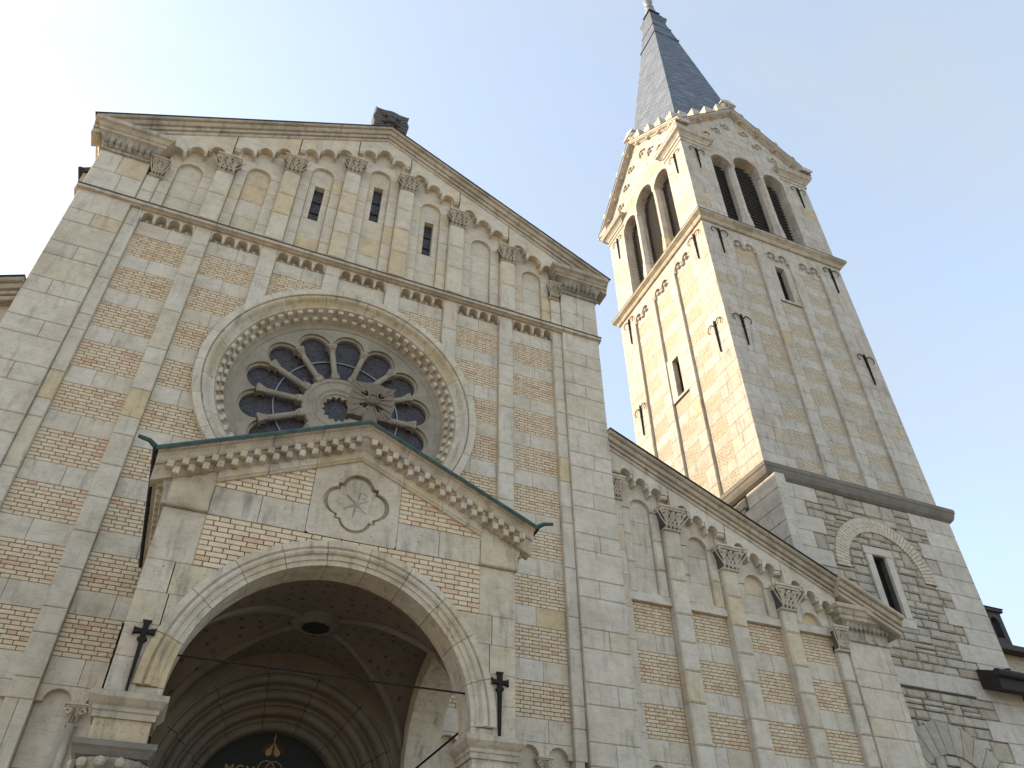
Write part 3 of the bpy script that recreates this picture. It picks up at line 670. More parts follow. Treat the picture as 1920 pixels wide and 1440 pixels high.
# ================================================================== AISLES
def aisle(sgn, full):
    t = thing('church_aisle_front', 'half-gabled aisle front with carved capitals beside the square bell tower' if full else 'aisle front with sloping stone cornice on the side away from the bell tower', 'church', (sgn*9.5, 6, 0), 'aisle fronts')
    f = F((0, .25, 0), (1, 0, 0), (0, -1, 0)); X = lambda x: sgn*x
    low = lambda x: 12.11-.489*(abs(x)-6.31)
    MB().prism(f, [(X(6.0), 5.45), (X(12.95), 5.45), (X(12.95), low(12.95)-.1), (X(6.0), low(6.0)+.1)], -.8, CB).prism(f, [(X(6.0), 0), (X(12.95), 0), (X(12.95), 5.448), (X(6.0), 5.448)], -.8, -.25).build('wall_core', 'mortar', t)
    MB().add([(X(6.0), .3, low(6.0)+.25), (X(6.0), 26, low(6.0)+.25), (X(13.3), 26, 9.0), (X(13.3), .3, 9.0), (X(6.0), .3, low(6.0)+.05), (X(6.0), 26, low(6.0)+.05), (X(13.3), 26, 8.8), (X(13.3), .3, 8.8)], [(0, 1, 2, 3), (4, 7, 6, 5), (0, 3, 7, 4), (3, 2, 6, 7)]).build('roof', 'roof', t)
    MB().add([(X(12.95), 1.0, 0), (X(12.95), 26, 0), (X(12.95), 26, 8.8), (X(12.95), 1.0, 8.8)], [(0, 1, 2, 3)]).build('side_wall', 'stone', t)
    BC = [6.89, 8.275, 9.66, 11.045]; PHa = .49
    # raking cornice
    PR = [(-.2, 0), (.19, 0), (.21, .02), (.21, .085), (.175, .095), (.175, .113), (.235, .12), (.26, .175), (.22, .185), (.22, .203), (.30, .215), (.345, .285), (.31, .295), (.31, .312), (.39, .32), (.42, .345), (.42, .40), (-.2, .52)]
    zt = lambda x: 12.42-.468*(x-6.04)-.40
    x = 6.08; L = 11.72
    while x < L-.01:
        e = min(x+random.uniform(1.3, 1.55), L)
        if L-e < .6: e = L
        MB().mould(f, X(x+.003), zt(x), X(e-.003), zt(e), PR).build('cornice_stone', 'mould', t); x = e
    MB().mould(f, X(11.72), zt(11.72), X(12.62), zt(12.62), [(d+.14 if d > 0 else d, h) for d, h in PR]).build('cornice_stone', 'mould', t)
    MB().mould(f, X(12.626), zt(12.626), X(13.28), zt(13.28), [(d+.14 if d > 0 else d, h) for d, h in PR]).build('cornice_stone', 'mould', t)
    MB().mould(f, X(6.08), zt(6.08), X(13.32), zt(13.32), [(-.8, .53), (.43, .40), (.44, .385), (.46, .41), (.43, .44), (-.8, .58)]).build('roof_edge', 'lead', t)
    a, b_ = sorted((X(11.85), X(13.05)))
    z = 8.42
    i = 0
    while z > 1.5:
        h = .625 if i % 2 == 0 else .385; m_ = a+(b_-a)*(.55 if i % 2 else .85)
        blk('corner_stone', t, f, a, m_, z-h, z, -.8, .07, ch=.014); blk('corner_stone', t, f, m_, b_, z-h, z, -.8, .07, ch=.014); z -= h; i += 1
    pc = MB().ringmould(a, b_, .18, 1.05, [(.0, 8.40), (.05, 8.42), (.05, 8.47), (0, 8.5), (.02, 8.62), (.10, 8.80), (.13, 8.84)]).build('pier_capital', 'carved', t)
    MB().ringmould(a, b_, .18, 1.05, [(.13, 8.84), (.17, 8.86), (.17, 8.94), (.21, 8.97), (.24, 9.05), (.29, 9.08), (.29, 9.17), (.1, 9.22)]).build('pier_cornice', 'mould', t)
    mb = MB()
    for i in range(10):
        u = a-.04+(b_-a+.08)*(i+.5)/10
        mb.lathe((u, .10, 8.73), [(.001, -.09), (.05, -.05), (.062, 0), (.05, .05), (.001, .08)], 7)
    mb.build('leaf_frieze', 'carved', pc)
    if not full: 
        MB().prism(f, [(X(7.1), 11.1), (X(6.1), 11.1), (X(6.1), low(6.1)+.1), (X(7.1), low(7.1)+.1)], -.3, .02).build('gable_stone', 'stone', t)
        for k in range(12):
            blk('corner_stone', t, f, X(7.1) if sgn < 0 else X(6.1), X(6.1) if sgn < 0 else X(7.1), 4.5+k*.55, 5.05+k*.55, CB, 0)
        return t
    MB().prism(f, [(11.55, 8.3), (12.95, 8.3), (12.95, zt(12.95)+.2), (11.55, zt(11.55)+.2)], -.8, .0).build('gable_stone', 'stone', t)
    br = []
    for bi, c0 in enumerate(BC):
        for r, tp in enumerate((8.485, 7.475, 6.465)):
            br += [(f, *q) for q in flemish(c0-PHa, c0+PHa, tp, 9, (bi+r) % 2)]
            v1 = tp-PHT; v0 = (7.475, 6.465, 5.46)[r]; m_ = c0+random.uniform(-.12, .12)
            blk('band_stone', t, f, c0-PHa, m_, v0, v1, CB, -.098); blk('band_stone', t, f, m_, c0+PHa, v0, v1, CB, -.098)
        mb = MB()
        for sg in (-1, 1):
            uc = c0+sg*PHa/2; mb.archplate(f, uc, .17, uc-PHa/2+.001, uc+PHa/2-.001, 5.23, 5.455, CB-.12, -.09, 10)
        mb.build('blind_arcade', 'stone', t)
        blk('arcade_back_stone', t, f, c0-PHa, c0+PHa, 2.4, 5.44, CB-.14, -.2)
        # niche zone
        crn = 10.98-.475*(c0-6.81); nr = .265; zs = crn-nr
        MB().add([f.P(c0-PHa, 8.49, .0), f.P(c0+PHa, 8.49, 0), f.P(c0+PHa, 8.66, -.02), f.P(c0-PHa, 8.66, -.02), f.P(c0-PHa, 8.76, -.12), f.P(c0+PHa, 8.76, -.12), f.P(c0-PHa, 8.49, CB), f.P(c0+PHa, 8.49, CB)], [(0, 1, 2, 3), (3, 2, 5, 4), (6, 7, 1, 0)]).build('niche_sill', 'stone', t)
        for q0, q1 in ((c0-PHa, c0-nr), (c0+nr, c0+PHa)):
            for v0, v1 in split(8.66, zs, .6): blk('gable_stone', t, f, q0, q1, v0, v1, CB, -.015, ch=.03)
        for v0, v1 in split(8.7, crn+.02, .62): blk('gable_stone', t, f, c0-nr, c0+nr, v0, v1, CB-.1, -.11)
        MB().archplate(f, c0, nr, c0-PHa, c0+PHa, zs, lambda u: low(u)-.1, CB, -.015, 14).build('niche_arch', 'stone', t)
        mb = MB(); r_ = .125; sp = .375
        e_first, e_last = c0-.692+.01, c0+.692-.01
        for j, x in enumerate((c0-sp, c0, c0+sp)):
            cz = 11.58-.478*(x-6.5); z0 = cz-r_
            e0 = e_first if j == 0 else x-sp/2; e1 = e_last if j == 2 else x+sp/2
            if bi == 0 and j == 0: e0 = 6.1
            mb.archplate(f, x, r_, e0, e1, z0, lambda u: low(u)+.06, -.02, .18, 10)
            for q0, q1 in ((e0, x-r_), (x+r_, e1)):
                if q1-q0 > .02: mb.box(f, q0+.002, q1-.002, z0-.10 if q1-q0 < .2 else z0-.03, z0+.001, -.02, .175, .03)
        mb.build('corbel_table', 'stone', t)
    emit_bricks(t, br, CB, -.1, 300)
    for i, u in enumerate((7.585, 8.965, 10.35)):
        tpz = 10.80-.497*(u-7.53)
        for v0, v1 in split(5.2, tpz-.5, .62): blk('pilaster_stone', t, f, u-.2, u+.2, v0, v1, CB, .10, ch=.03)
        capital(t, f, u, tpz, .66, .42, .52, -.03, .23, 'capstone')
        blk('pilaster_stone', t, f, u-.2, u+.2, tpz, low(u)-.12, CB, .03)
    for v0, v1 in split(5.2, 8.15, .6): blk('pilaster_stone', t, f, 11.54, 11.85, v0, v1, CB, .03, ch=.03)
    capital(t, f, 11.66, 8.68, .42, .30, .5, -.03, .17, 'capstone')
    for v0, v1 in split(5.2, 10.8, .62): blk('pilaster_stone', t, f, 6.1, 6.40, v0, v1, CB, .03)
    blk('pilaster_stone', t, f, 6.1, 6.40, 10.8, low(6.4)-.05, CB, .0); capital(t, f, 6.26, 11.33, .44, .30, .52, -.03, .17, 'capstone')
    MB().box(f, 6.1, 12.9, 0, 2.4, -.5, .1).build('plinth', 'stone', t)
    return t
aisle(1, True); aisle(-1, False)

# ================================================================== PORCH
porch = thing('church_porch', 'projecting gabled entrance porch with round arch and green copper roof edge', 'porch', (0, -1.6, 0))
pf = F((0, -3.2, 0), (1, 0, 0), (0, -1, 0))
AZ, AR, AO, XP, TH = 4.55, 1.77, 2.09, 2.35, .48
plow = lambda x: 7.955-.445*abs(x)
arcx = lambda z, r=AO: math.sqrt(max(0, r*r-(z-AZ)**2))
mb = MB()
# backing wall: spandrel slab round the arch
mb.archplate(pf, 0, AO-.05, -XP+.02, XP-.02, AZ, lambda u: plow(u)+.3, -TH, -.075, 32); mb.build('wall_core', 'mortar', porch)
NV = 11
for i in range(NV):
    a0 = math.pi*i/NV+.002; a1 = math.pi*(i+1)/NV-.002
    MB().ring(pf, 0, AZ, [(AO, -.2), (AO, .025), (AO-.085, .03), (AO-.095, .01), (AO-.105, .0), (AO-.125, .035), (AO-.155, .045), (AO-.18, .03), (AO-.19, -.005), (AO-.25, -.008), (AO-.255, -.03), (AR, -.032), (AR, -TH), (AR+.1, -TH)], a0, a1, 6).build('arch_stone', 'porch', porch)
for s in (-1, 1):
    a, b_ = sorted((s*AR, s*AO)); MB().box(pf, a, b_, 4.44, AZ-.002, -TH, -.03).build('arch_stone', 'porch', porch)
    # spandrel stones
    rows = [4.44, 4.83, 5.21, 5.59, 5.985]
    for r, (z0, z1) in enumerate(zip(rows, rows[1:])):
        arc = [(s*arcx(z0+(z1-z0)*q/5, AO-.04), z0+(z1-z0)*q/5) for q in range(6)]
        cut = s*1.99 if r == 2 else (s*2.02 if r == 3 else None)
        if cut:
            MB().prism(pf, [(s*(XP-.003), z0+G), (cut+s*.006, z0+G), (cut+s*.006, z1-G), (s*(XP-.003), z1-G)], -TH, 0).build('spandrel_stone', 'porch', porch)
            MB().prism(pf, [(cut-s*.006, z0+G)]+[(u, min(max(v, z0+G), z1-G)) for u, v in arc if abs(u) < abs(cut)-.01]+[(cut-s*.006, z1-G)], -TH, 0).build('spandrel_stone', 'porch', porch)
        else: MB().prism(pf, [(s*(XP-.003), z0+G)]+[(u, min(max(v, z0+G), z1-G)) for u, v in arc]+[(s*(XP-.003), z1-G)], -TH, 0).build('spandrel_stone', 'porch', porch)
    a, b_ = sorted((s*1.83, s*XP)); blk('spandrel_stone', porch, pf, a, b_, 5.985, 6.69, -TH, .0, 'porch', .008)
    # corner block over the small ledge
    blk('corner_stone', porch, pf, a, b_, 6.74, 7.12, -TH, .02, 'porch', .01)
    MB().box(pf, a-.03*(s < 0), b_+.03*(s > 0), 6.69, 6.745, -.2, .055, .015).build('ledge', 'mould', porch)
    MB().prism(pf, [(s*1.83, 7.0), (s*XP, 6.9), (s*XP, plow(XP)+.3), (s*1.83, plow(1.83)+.3)], -TH, .015).build('corner_stone', 'porch', porch)
    for q0, q1 in ((.61, 1.22), (1.22, 1.83)):
        a, b_ = sorted((s*q0, s*q1)); blk('band_stone', porch, pf, a, b_, 6.69, 7.105, -.1, .0, 'porch', .006)
    br = []
    for k, top, n_, u_in, u_out in ((0, 6.685, 10, 0, 1.83), (1, 7.105+9*COURSE, 9, .615, 1.9)):
        for u0, u1, v0, v1 in flemish(u_in, u_out, top, n_, k):
            if k == 0 and (math.hypot(u0, v1-AZ) < AO-.03 and math.hypot(u1, v1-AZ) < AO-.02): continue
            if k == 1 and plow(u0) < v0+.01: continue
            a, b_ = sorted((s*u0, s*u1)); br.append((pf, a, b_, v0, v1))
    emit_bricks(porch, br, -.03, .0, 150)
# central stone with quatrefoil and christogram
QC = (0.01, 7.26); NQ = 96; poly = [(-.609, 6.687), (.609, 6.687), (.61, 7.72), (0, 7.99), (-.61, 7.72)]
def rq(t, k=1):
    ph = (t+math.pi/4) % (math.pi/2)-math.pi/4; c_, r_ = .235, .225*k
    lob = c_*math.cos(ph)+math.sqrt(max(0, r_*r_-(c_*math.sin(ph))**2))
    return max(lob, .283*k/math.cos(ph) if abs(ph) > .6 else 0)
def rp(t):
    best = 9
    for (x0, y0), (x1, y1) in zip(poly, poly[1:]+poly[:1]):
        dx, dy = math.cos(t), math.sin(t); ex, ey = x1-x0, y1-y0; det = dx*-ey+dy*ex
        if abs(det) < 1e-9: continue
        ax, ay = x0-QC[0], y0-QC[1]; k = (ax*-ey+ay*ex)/det; q = (dx*ay-dy*ax)/det
        if k > 0 and -1e-6 <= q <= 1+1e-6: best = min(best, k)
    return best
vs = []; fs = []
for i in range(NQ):
    t = 2*math.pi*i/NQ; c_, s_ = math.cos(t), math.sin(t); r1 = rq(t)
    for r_, d in ((rp(t), 0.004), (r1, 0.004), (r1-.004, -.072), (r1*.88, -.072), (r1*.865, -.022), (.001, -.022)):
        vs.append(pf.P(QC[0]+r_*c_, QC[1]+r_*s_, d))
for i in range(NQ):
    j = (i+1) % NQ
    for k in range(5): fs.append((6*i+k, 6*j+k, 6*j+k+1, 6*i+k+1))
cs = MB().add(vs, fs).build('quatrefoil_stone', 'porch', porch)
mb = MB()
for a_, L in ((80, .20), (30, .19), (140, .19)):
    c_, s_ = math.cos(R(a_)), math.sin(R(a_)); w_ = .011
    mb.prism(pf, [(QC[0]-c_*L-s_*w_, QC[1]-s_*L+c_*w_), (QC[0]+c_*L-s_*w_, QC[1]+s_*L+c_*w_), (QC[0]+c_*L+s_*w_, QC[1]+s_*L-c_*w_), (QC[0]-c_*L+s_*w_, QC[1]-s_*L-c_*w_)], -.03, -.0155+.0006*(a_/50))
mb.ring(pf, QC[0]+.085, QC[1]+.15, [(.05, -.03), (.05, -.017), (.035, -.017), (.035, -.03)], -math.pi*.6, math.pi*.6, 12)
mb.build('carved_christogram', 'carved', cs)
# raking cornice: fascia, billets, cavetto, copper edge
for s in (-1, 1):
    x = 0
    for e in (.62, 1.22, 1.83):
        a, b_ = s*(x if x == 0 else x+.003), s*(e-.003)
        MB().mould(pf, a, plow(a), b_, plow(b_), [(-.12, 0), (.03, 0), (.045, .02), (.032, .035), (.05, .05), (.05, .165), (-.12, .165)]).build('fascia_stone', 'porch', porch); x = e
    x = 0
    for e in (.62, 1.25, 1.9, XP+.24):
        a, b_ = s*(x if x == 0 else x+.003), s*(e-.003)
        MB().mould(pf, a, plow(a), b_, plow(b_), [(-.12, .167), (.055, .167), (.085, .27), (.10, .36), (.125, .365), (.14, .385), (.16, .44), (.19, .475), (.235, .485), (.235, .53), (-.12, .55)]).build('cornice_stone', 'mould', porch); x = e
    MB().mould(pf, 0, plow(0), s*(XP+.27), plow(XP+.27), [(-3.2, .56), (.25, .535), (.262, .50), (.27, .54), (.25, .575), (-3.2, .60)]).build('copper_roof', 'copper', porch)
    for i in range(15):
        for row, (h0, h1, dd, o_) in enumerate(((.258, .358, .185, 0), (.155, .256, .165, .5))):
            u = .03+(i+.5+o_)*.164
            if u > XP+.12: continue
            u *= s; v = plow(u); MB().box(pf, u-.042, u+.042, v+h0, v+h1, .02, dd, .009).build('billet', 'porch', porch, fix=False)
    # side cornice and wall
    sf = F((s*XP, 0, 0), (0, s, 0), (s, 0, 0))
    y0, y1 = sorted((s*-3.2, 0)); pr = [(-.1, 6.70), (.04, 6.70), (.05, 6.72), (.05, 6.90), (.085, 6.98), (.10, 7.07), (.125, 7.075), (.14, 7.10), (.16, 7.15), (.19, 7.185), (.235, 7.195), (.235, 7.26), (-.1, 7.30)]
    MB().mould(sf, y0, 0, y1, 0, pr).build('side_cornice', 'mould', porch)
    for i in range(19):
        for h0, h1, dd, o_ in ((6.98, 7.065, .155, 0), (6.885, 6.975, .135, .5)):
            u = -(3.2-.1-(i+o_)*.164)*s
            if abs(u) < .1: continue
            MB().box(sf, u-.042, u+.042, h0, h1, .02, dd, .009).build('billet', 'porch', porch, fix=False)
    y0, y1 = sorted((s*-2.72, s*-.0)); yc = s*-1.42
    MB().archplate(sf, yc, 1.28, y0, y1, 4.75, 6.7, -.55, 0, 24).build('side_wall', 'porch', porch)
    sf2 = F((s*1.8, 0, 0), (0, -s, 0), (-s, 0, 0)); y0, y1 = sorted((s*2.72, 0))
    MB().archplate(sf2, -yc, 1.28, y0, y1, 4.75, 6.6, -.02, 0, 24).build('side_arch', 'porch', porch)
    # front pier: impost, block, carved capital, column
    x0, x1 = sorted((s*1.79, s*XP)); x1o = x0, x1
    MB().ringmould(x0, x1, -3.18, -2.72, [(.0, 4.19), (.03, 4.19), (.03, 4.25), (.045, 4.26), (.045, 4.30), (.075, 4.33), (.11, 4.38), (.11, 4.44), (.0, 4.445)]).build('impost', 'mould', porch)
    MB().wbox(x0, x1, -3.18, -2.72, 3.96, 4.19).build('pier_block', 'porch', porch)
    MB().wbox(x0, x1, -.13, .0, 0, 4.75).build('rear_pier', 'porch', porch)
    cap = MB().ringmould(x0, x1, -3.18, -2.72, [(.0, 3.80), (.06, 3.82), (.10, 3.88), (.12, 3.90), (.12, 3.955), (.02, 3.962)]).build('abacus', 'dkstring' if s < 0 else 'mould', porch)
    xc, yc2 = (x0+x1)/2, -2.95
    mb = MB().lathe((xc, yc2, 0), [(.19, 3.30), (.21, 3.33), (.20, 3.37), (.22, 3.45), (.27, 3.62), (.36, 3.80)], 16)
    for k in range(12):
        a = 2*math.pi*k/12; c_, s_ = math.cos(a), math.sin(a)
        for zz, rr, ro in ((3.44, .235, .05), (3.63, .30, .06), (3.75, .36, .055)):
            if zz == 3.63: c_, s_ = math.cos(a+.26), math.sin(a+.26)
            mb.lathe((xc+rr*c_, yc2+rr*s_, zz), [(.001, -ro), (ro*.75, -ro*.6), (ro, 0), (ro*.8, ro*.7), (.001, ro*1.1)], 7)
    mb.build('leaf_capital', 'carved', porch)
    MB().lathe((xc, yc2, 0), [(.36, 0), (.36, .35), (.30, .40), (.27, .5), (.20, .58), (.19, 3.30)], 18).build('column', 'porch', porch, smooth=True)
    # iron tie anchors in the form of a cross on the front
    u = s*2.125; mb = MB()
    mb.prism(pf, [(u-.012, 4.45), (u+.012, 4.45), (u+.024, 4.98), (u+.055, 5.02), (u+.03, 5.05), (u+.028, 5.09), (u+.10, 5.08), (u+.115, 5.06), (u+.115, 5.16), (u+.10, 5.14), (u+.03, 5.13), (u+.03, 5.2), (u+.05, 5.235), (u-.05, 5.235), (u-.03, 5.2), (u-.03, 5.13), (u-.10, 5.14), (u-.115, 5.16), (u-.115, 5.06), (u-.10, 5.08), (u-.028, 5.09), (u-.03, 5.05), (u-.055, 5.02), (u-.024, 4.98)], .0, .05)
    mb.build('iron_cross_anchor', 'iron', porch)
    u = -3.0*s; MB().prism(sf, [(u-.03, 4.5), (u+.03, 4.5), (u+.03, 5.0), (u+.10, 5.08), (u+.10, 5.14), (u+.03, 5.14), (u+.05, 5.235), (u-.05, 5.235), (u-.03, 5.14), (u-.10, 5.14), (u-.10, 5.08), (u-.03, 5.0)], 0, .03).build('iron_cross_anchor', 'iron', porch)
    MB().tube([(s*1.8, -2.72, 4.62), (s*1.8, -.1, 4.62)], .016, 6).build('tie_rod', 'iron', porch)
    MB().tube([(s*2.56, -3.2, 7.30), (s*2.64, -3.42, 7.36), (s*2.72, -3.46, 7.40), (s*2.86, -3.46, 7.43)], .042, 7, .024).build('gutter_spout', 'copper', porch)
    MB().tube([(s*2.63, -3.42, 7.32), (s*2.63, -.02, 7.32)], .03, 7).build('gutter', 'lead', porch)
MB().tube([(-1.80, -3.06, 4.96), (1.80, -3.06, 4.97)], .012, 6).build('tie_rod', 'iron', porch)
# painted groin vault
def vz(x, y): return max(4.55+1.77*math.sqrt(max(0, 1-(x/1.82)**2)), 4.75+1.50*math.sqrt(max(0, 1-((y+1.36)/1.40)**2)))
n = 36; vs = [(-1.8+3.6*i/n, -2.72+2.72*j/n, vz(-1.8+3.6*i/n, -2.72+2.72*j/n)) for j in range(n+1) for i in range(n+1)]
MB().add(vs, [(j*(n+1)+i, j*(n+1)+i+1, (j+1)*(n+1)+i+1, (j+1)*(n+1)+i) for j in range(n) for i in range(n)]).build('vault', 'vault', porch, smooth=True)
for s, h_ in ((-1, 0), (-1, 1), (1, 0), (1, 1)):
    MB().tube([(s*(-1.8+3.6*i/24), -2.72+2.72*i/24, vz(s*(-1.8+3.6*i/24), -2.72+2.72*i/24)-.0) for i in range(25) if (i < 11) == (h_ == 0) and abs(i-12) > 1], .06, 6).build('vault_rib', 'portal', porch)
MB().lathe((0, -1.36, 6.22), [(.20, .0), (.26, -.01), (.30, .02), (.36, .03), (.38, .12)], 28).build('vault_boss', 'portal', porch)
MB().lathe((0, -1.36, 6.20), [(.001, 0), (.19, 0), (.19, .03)], 24).build('boss_disc', 'mosaic', porch)
# portal inside: stepped round orders and mosaic tympanum
PZ = 4.27
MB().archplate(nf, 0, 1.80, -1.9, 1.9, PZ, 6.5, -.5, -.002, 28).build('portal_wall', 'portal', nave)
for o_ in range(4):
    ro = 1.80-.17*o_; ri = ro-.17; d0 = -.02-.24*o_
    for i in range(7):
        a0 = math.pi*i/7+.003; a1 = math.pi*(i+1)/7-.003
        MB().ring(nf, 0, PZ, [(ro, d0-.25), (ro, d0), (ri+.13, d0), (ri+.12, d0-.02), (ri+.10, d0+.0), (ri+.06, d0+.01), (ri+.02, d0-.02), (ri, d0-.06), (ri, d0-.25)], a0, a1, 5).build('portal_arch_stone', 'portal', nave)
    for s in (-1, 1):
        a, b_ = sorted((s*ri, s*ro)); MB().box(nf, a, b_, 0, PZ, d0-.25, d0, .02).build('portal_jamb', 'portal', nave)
ty = MB().prism(nf, [(1.14*math.cos(math.pi*i/24), PZ+1.14*math.sin(math.pi*i/24)) for i in range(25)], -1.1, -1.0).build('tympanum', 'mosaic', nave)
def drop(u, v, L, w_, a):
    f2 = FR(nf, u, v, a); return [(0, 0), (w_*.35, L*.45), (w_*.9, L*.72), (w_*.75, L*.95), (0, L*1.04), (-w_*.75, L*.95), (-w_*.9, L*.72), (-w_*.35, L*.45)], f2
for a, mat, w_, L in ((-112, 'gold', .052, .22), (-68, 'gold', .052, .22), (-138, 'redm', .05, .22), (-42, 'redm', .05, .22), (-90, 'redm', .04, .22)):
    p_, f2 = drop(0.0, 5.27, L, w_, R(a)); MB().prism(f2, p_, -1.0, -.994 if mat == 'gold' else -.996).build('mosaic_petal', mat, ty)
MB().tube([nf.P(0, 5.38, -.995), nf.P(0, 5.27, -.995)], .012, 5).build('mosaic_stem', 'gold', ty)
for u in (-.06, .06): MB().ring(nf, u, 4.86, [(.13, -1.0), (.13, -.994), (.118, -.994), (.118, -1.0)], 0, 2*math.pi, 28).build('mosaic_ring', 'gold', ty)
MB().prism(nf, [(.10*math.cos(6.2832*i/20), 4.86+.10*math.sin(6.2832*i/20)) for i in range(20)], -1.0, -.9965).build('mosaic_roundel', 'redm', ty)
cu = bpy.data.curves.new('lettering', 'FONT'); cu.body = 'MCM'; cu.size = .19; cu.extrude = .002; cu.align_x = 'LEFT'; cu.space_character = 1.15
to = bpy.data.objects.new('lettering_tmp', cu); col.objects.link(to)
bpy.context.view_layer.update()
me = bpy.data.meshes.new_from_object(to.evaluated_get(bpy.context.evaluated_depsgraph_get())); bpy.data.objects.remove(to)
me.materials.clear(); me.materials.append(M['gold']); lo = link('mosaic_lettering', me, (-.68, .995, 4.76), ty); lo.rotation_euler = (R(90), 0, 0)
for s in (-1, 1):
    a, b_ = sorted((0, s*1.12)); MB().box(nf, a+.004, b_-.004, 0, PZ-.002, -1.1, -1.03, .01).build('door_leaf', 'timber', nave)
foliate_cross('stone_cross', 'brown foliate stone cross standing on the porch gable before the rose window', 0.02, -3.12, 8.44, 9.08, .345, .09, stone('brown_stone', [(0, (.20, .165, .125)), (1, (.17, .145, .115))], stain=(.09, .08, .07), stain_amt=.6, grime=.5))

# ================================================================== BELL TOWER
tower = thing('bell_tower', 'square pale stone bell tower with louvred belfry arches and slate spire', 'tower', (15.3, 4.6, 0))
TX0, TX1, TY0, TY1 = 12.08, 18.55, 1.5, 7.68
CX, CY = (TX0+TX1)/2, (TY0+TY1)/2
FACES = [(F((TX0, TY0, 0), (1, 0, 0), (0, -1, 0)), TX1-TX0, 'front'), (F((TX0, TY1, 0), (0, -1, 0), (-1, 0, 0)), TY1-TY0, 'left'),
         (F((TX1, TY0, 0), (0, 1, 0), (1, 0, 0)), TY1-TY0, 'right'), (F((TX1, TY1, 0), (-1, 0, 0), (0, 1, 0)), TX1-TX0, 'back')]
MB().wbox(TX0+.6, TX1-.6, TY0+.6, TY1-.6, 13, 25.3).build('wall_core', 'smortar', tower); bed = MB()
def hclip(p, z, keep_above):
    o = []
    for (x0, y0), (x1, y1) in zip(p, p[1:]+p[:1]):
        i0, i1 = ((y0 >= z, y1 >= z) if keep_above else (y0 <= z, y1 <= z))
        if i0: o.append((x0, y0))
        if i0 != i1: k = (z-y0)/(y1-y0); o.append((x0+k*(x1-x0), z))
    return o
def band(p, z0, z1):
    p = hclip(p, z0+.004, True)
    return hclip(p, z1-.004, False) if len(p) > 2 else []
def stone_poly(f, p, g):
    q = []
    for x in p:
        if not q or math.hypot(x[0]-q[-1][0], x[1]-q[-1][1]) > 1e-4: q.append(x)
    if len(q) > 2 and math.hypot(q[0][0]-q[-1][0], q[0][1]-q[-1][1]) < 1e-4: q.pop()
    if len(q) < 3: return
    mx, my = sum(x for x, _ in q)/len(q), sum(y for _, y in q)/len(q)
    q = [(x+(.004 if x < mx else -.004), y) for x, y in q]
    MB().prism(f, q, -.55, random.uniform(-.004, .002)).build('gable_stone', 'tower', tower)
TR = [23.95-1.026*k for k in range(10)]
tb = []
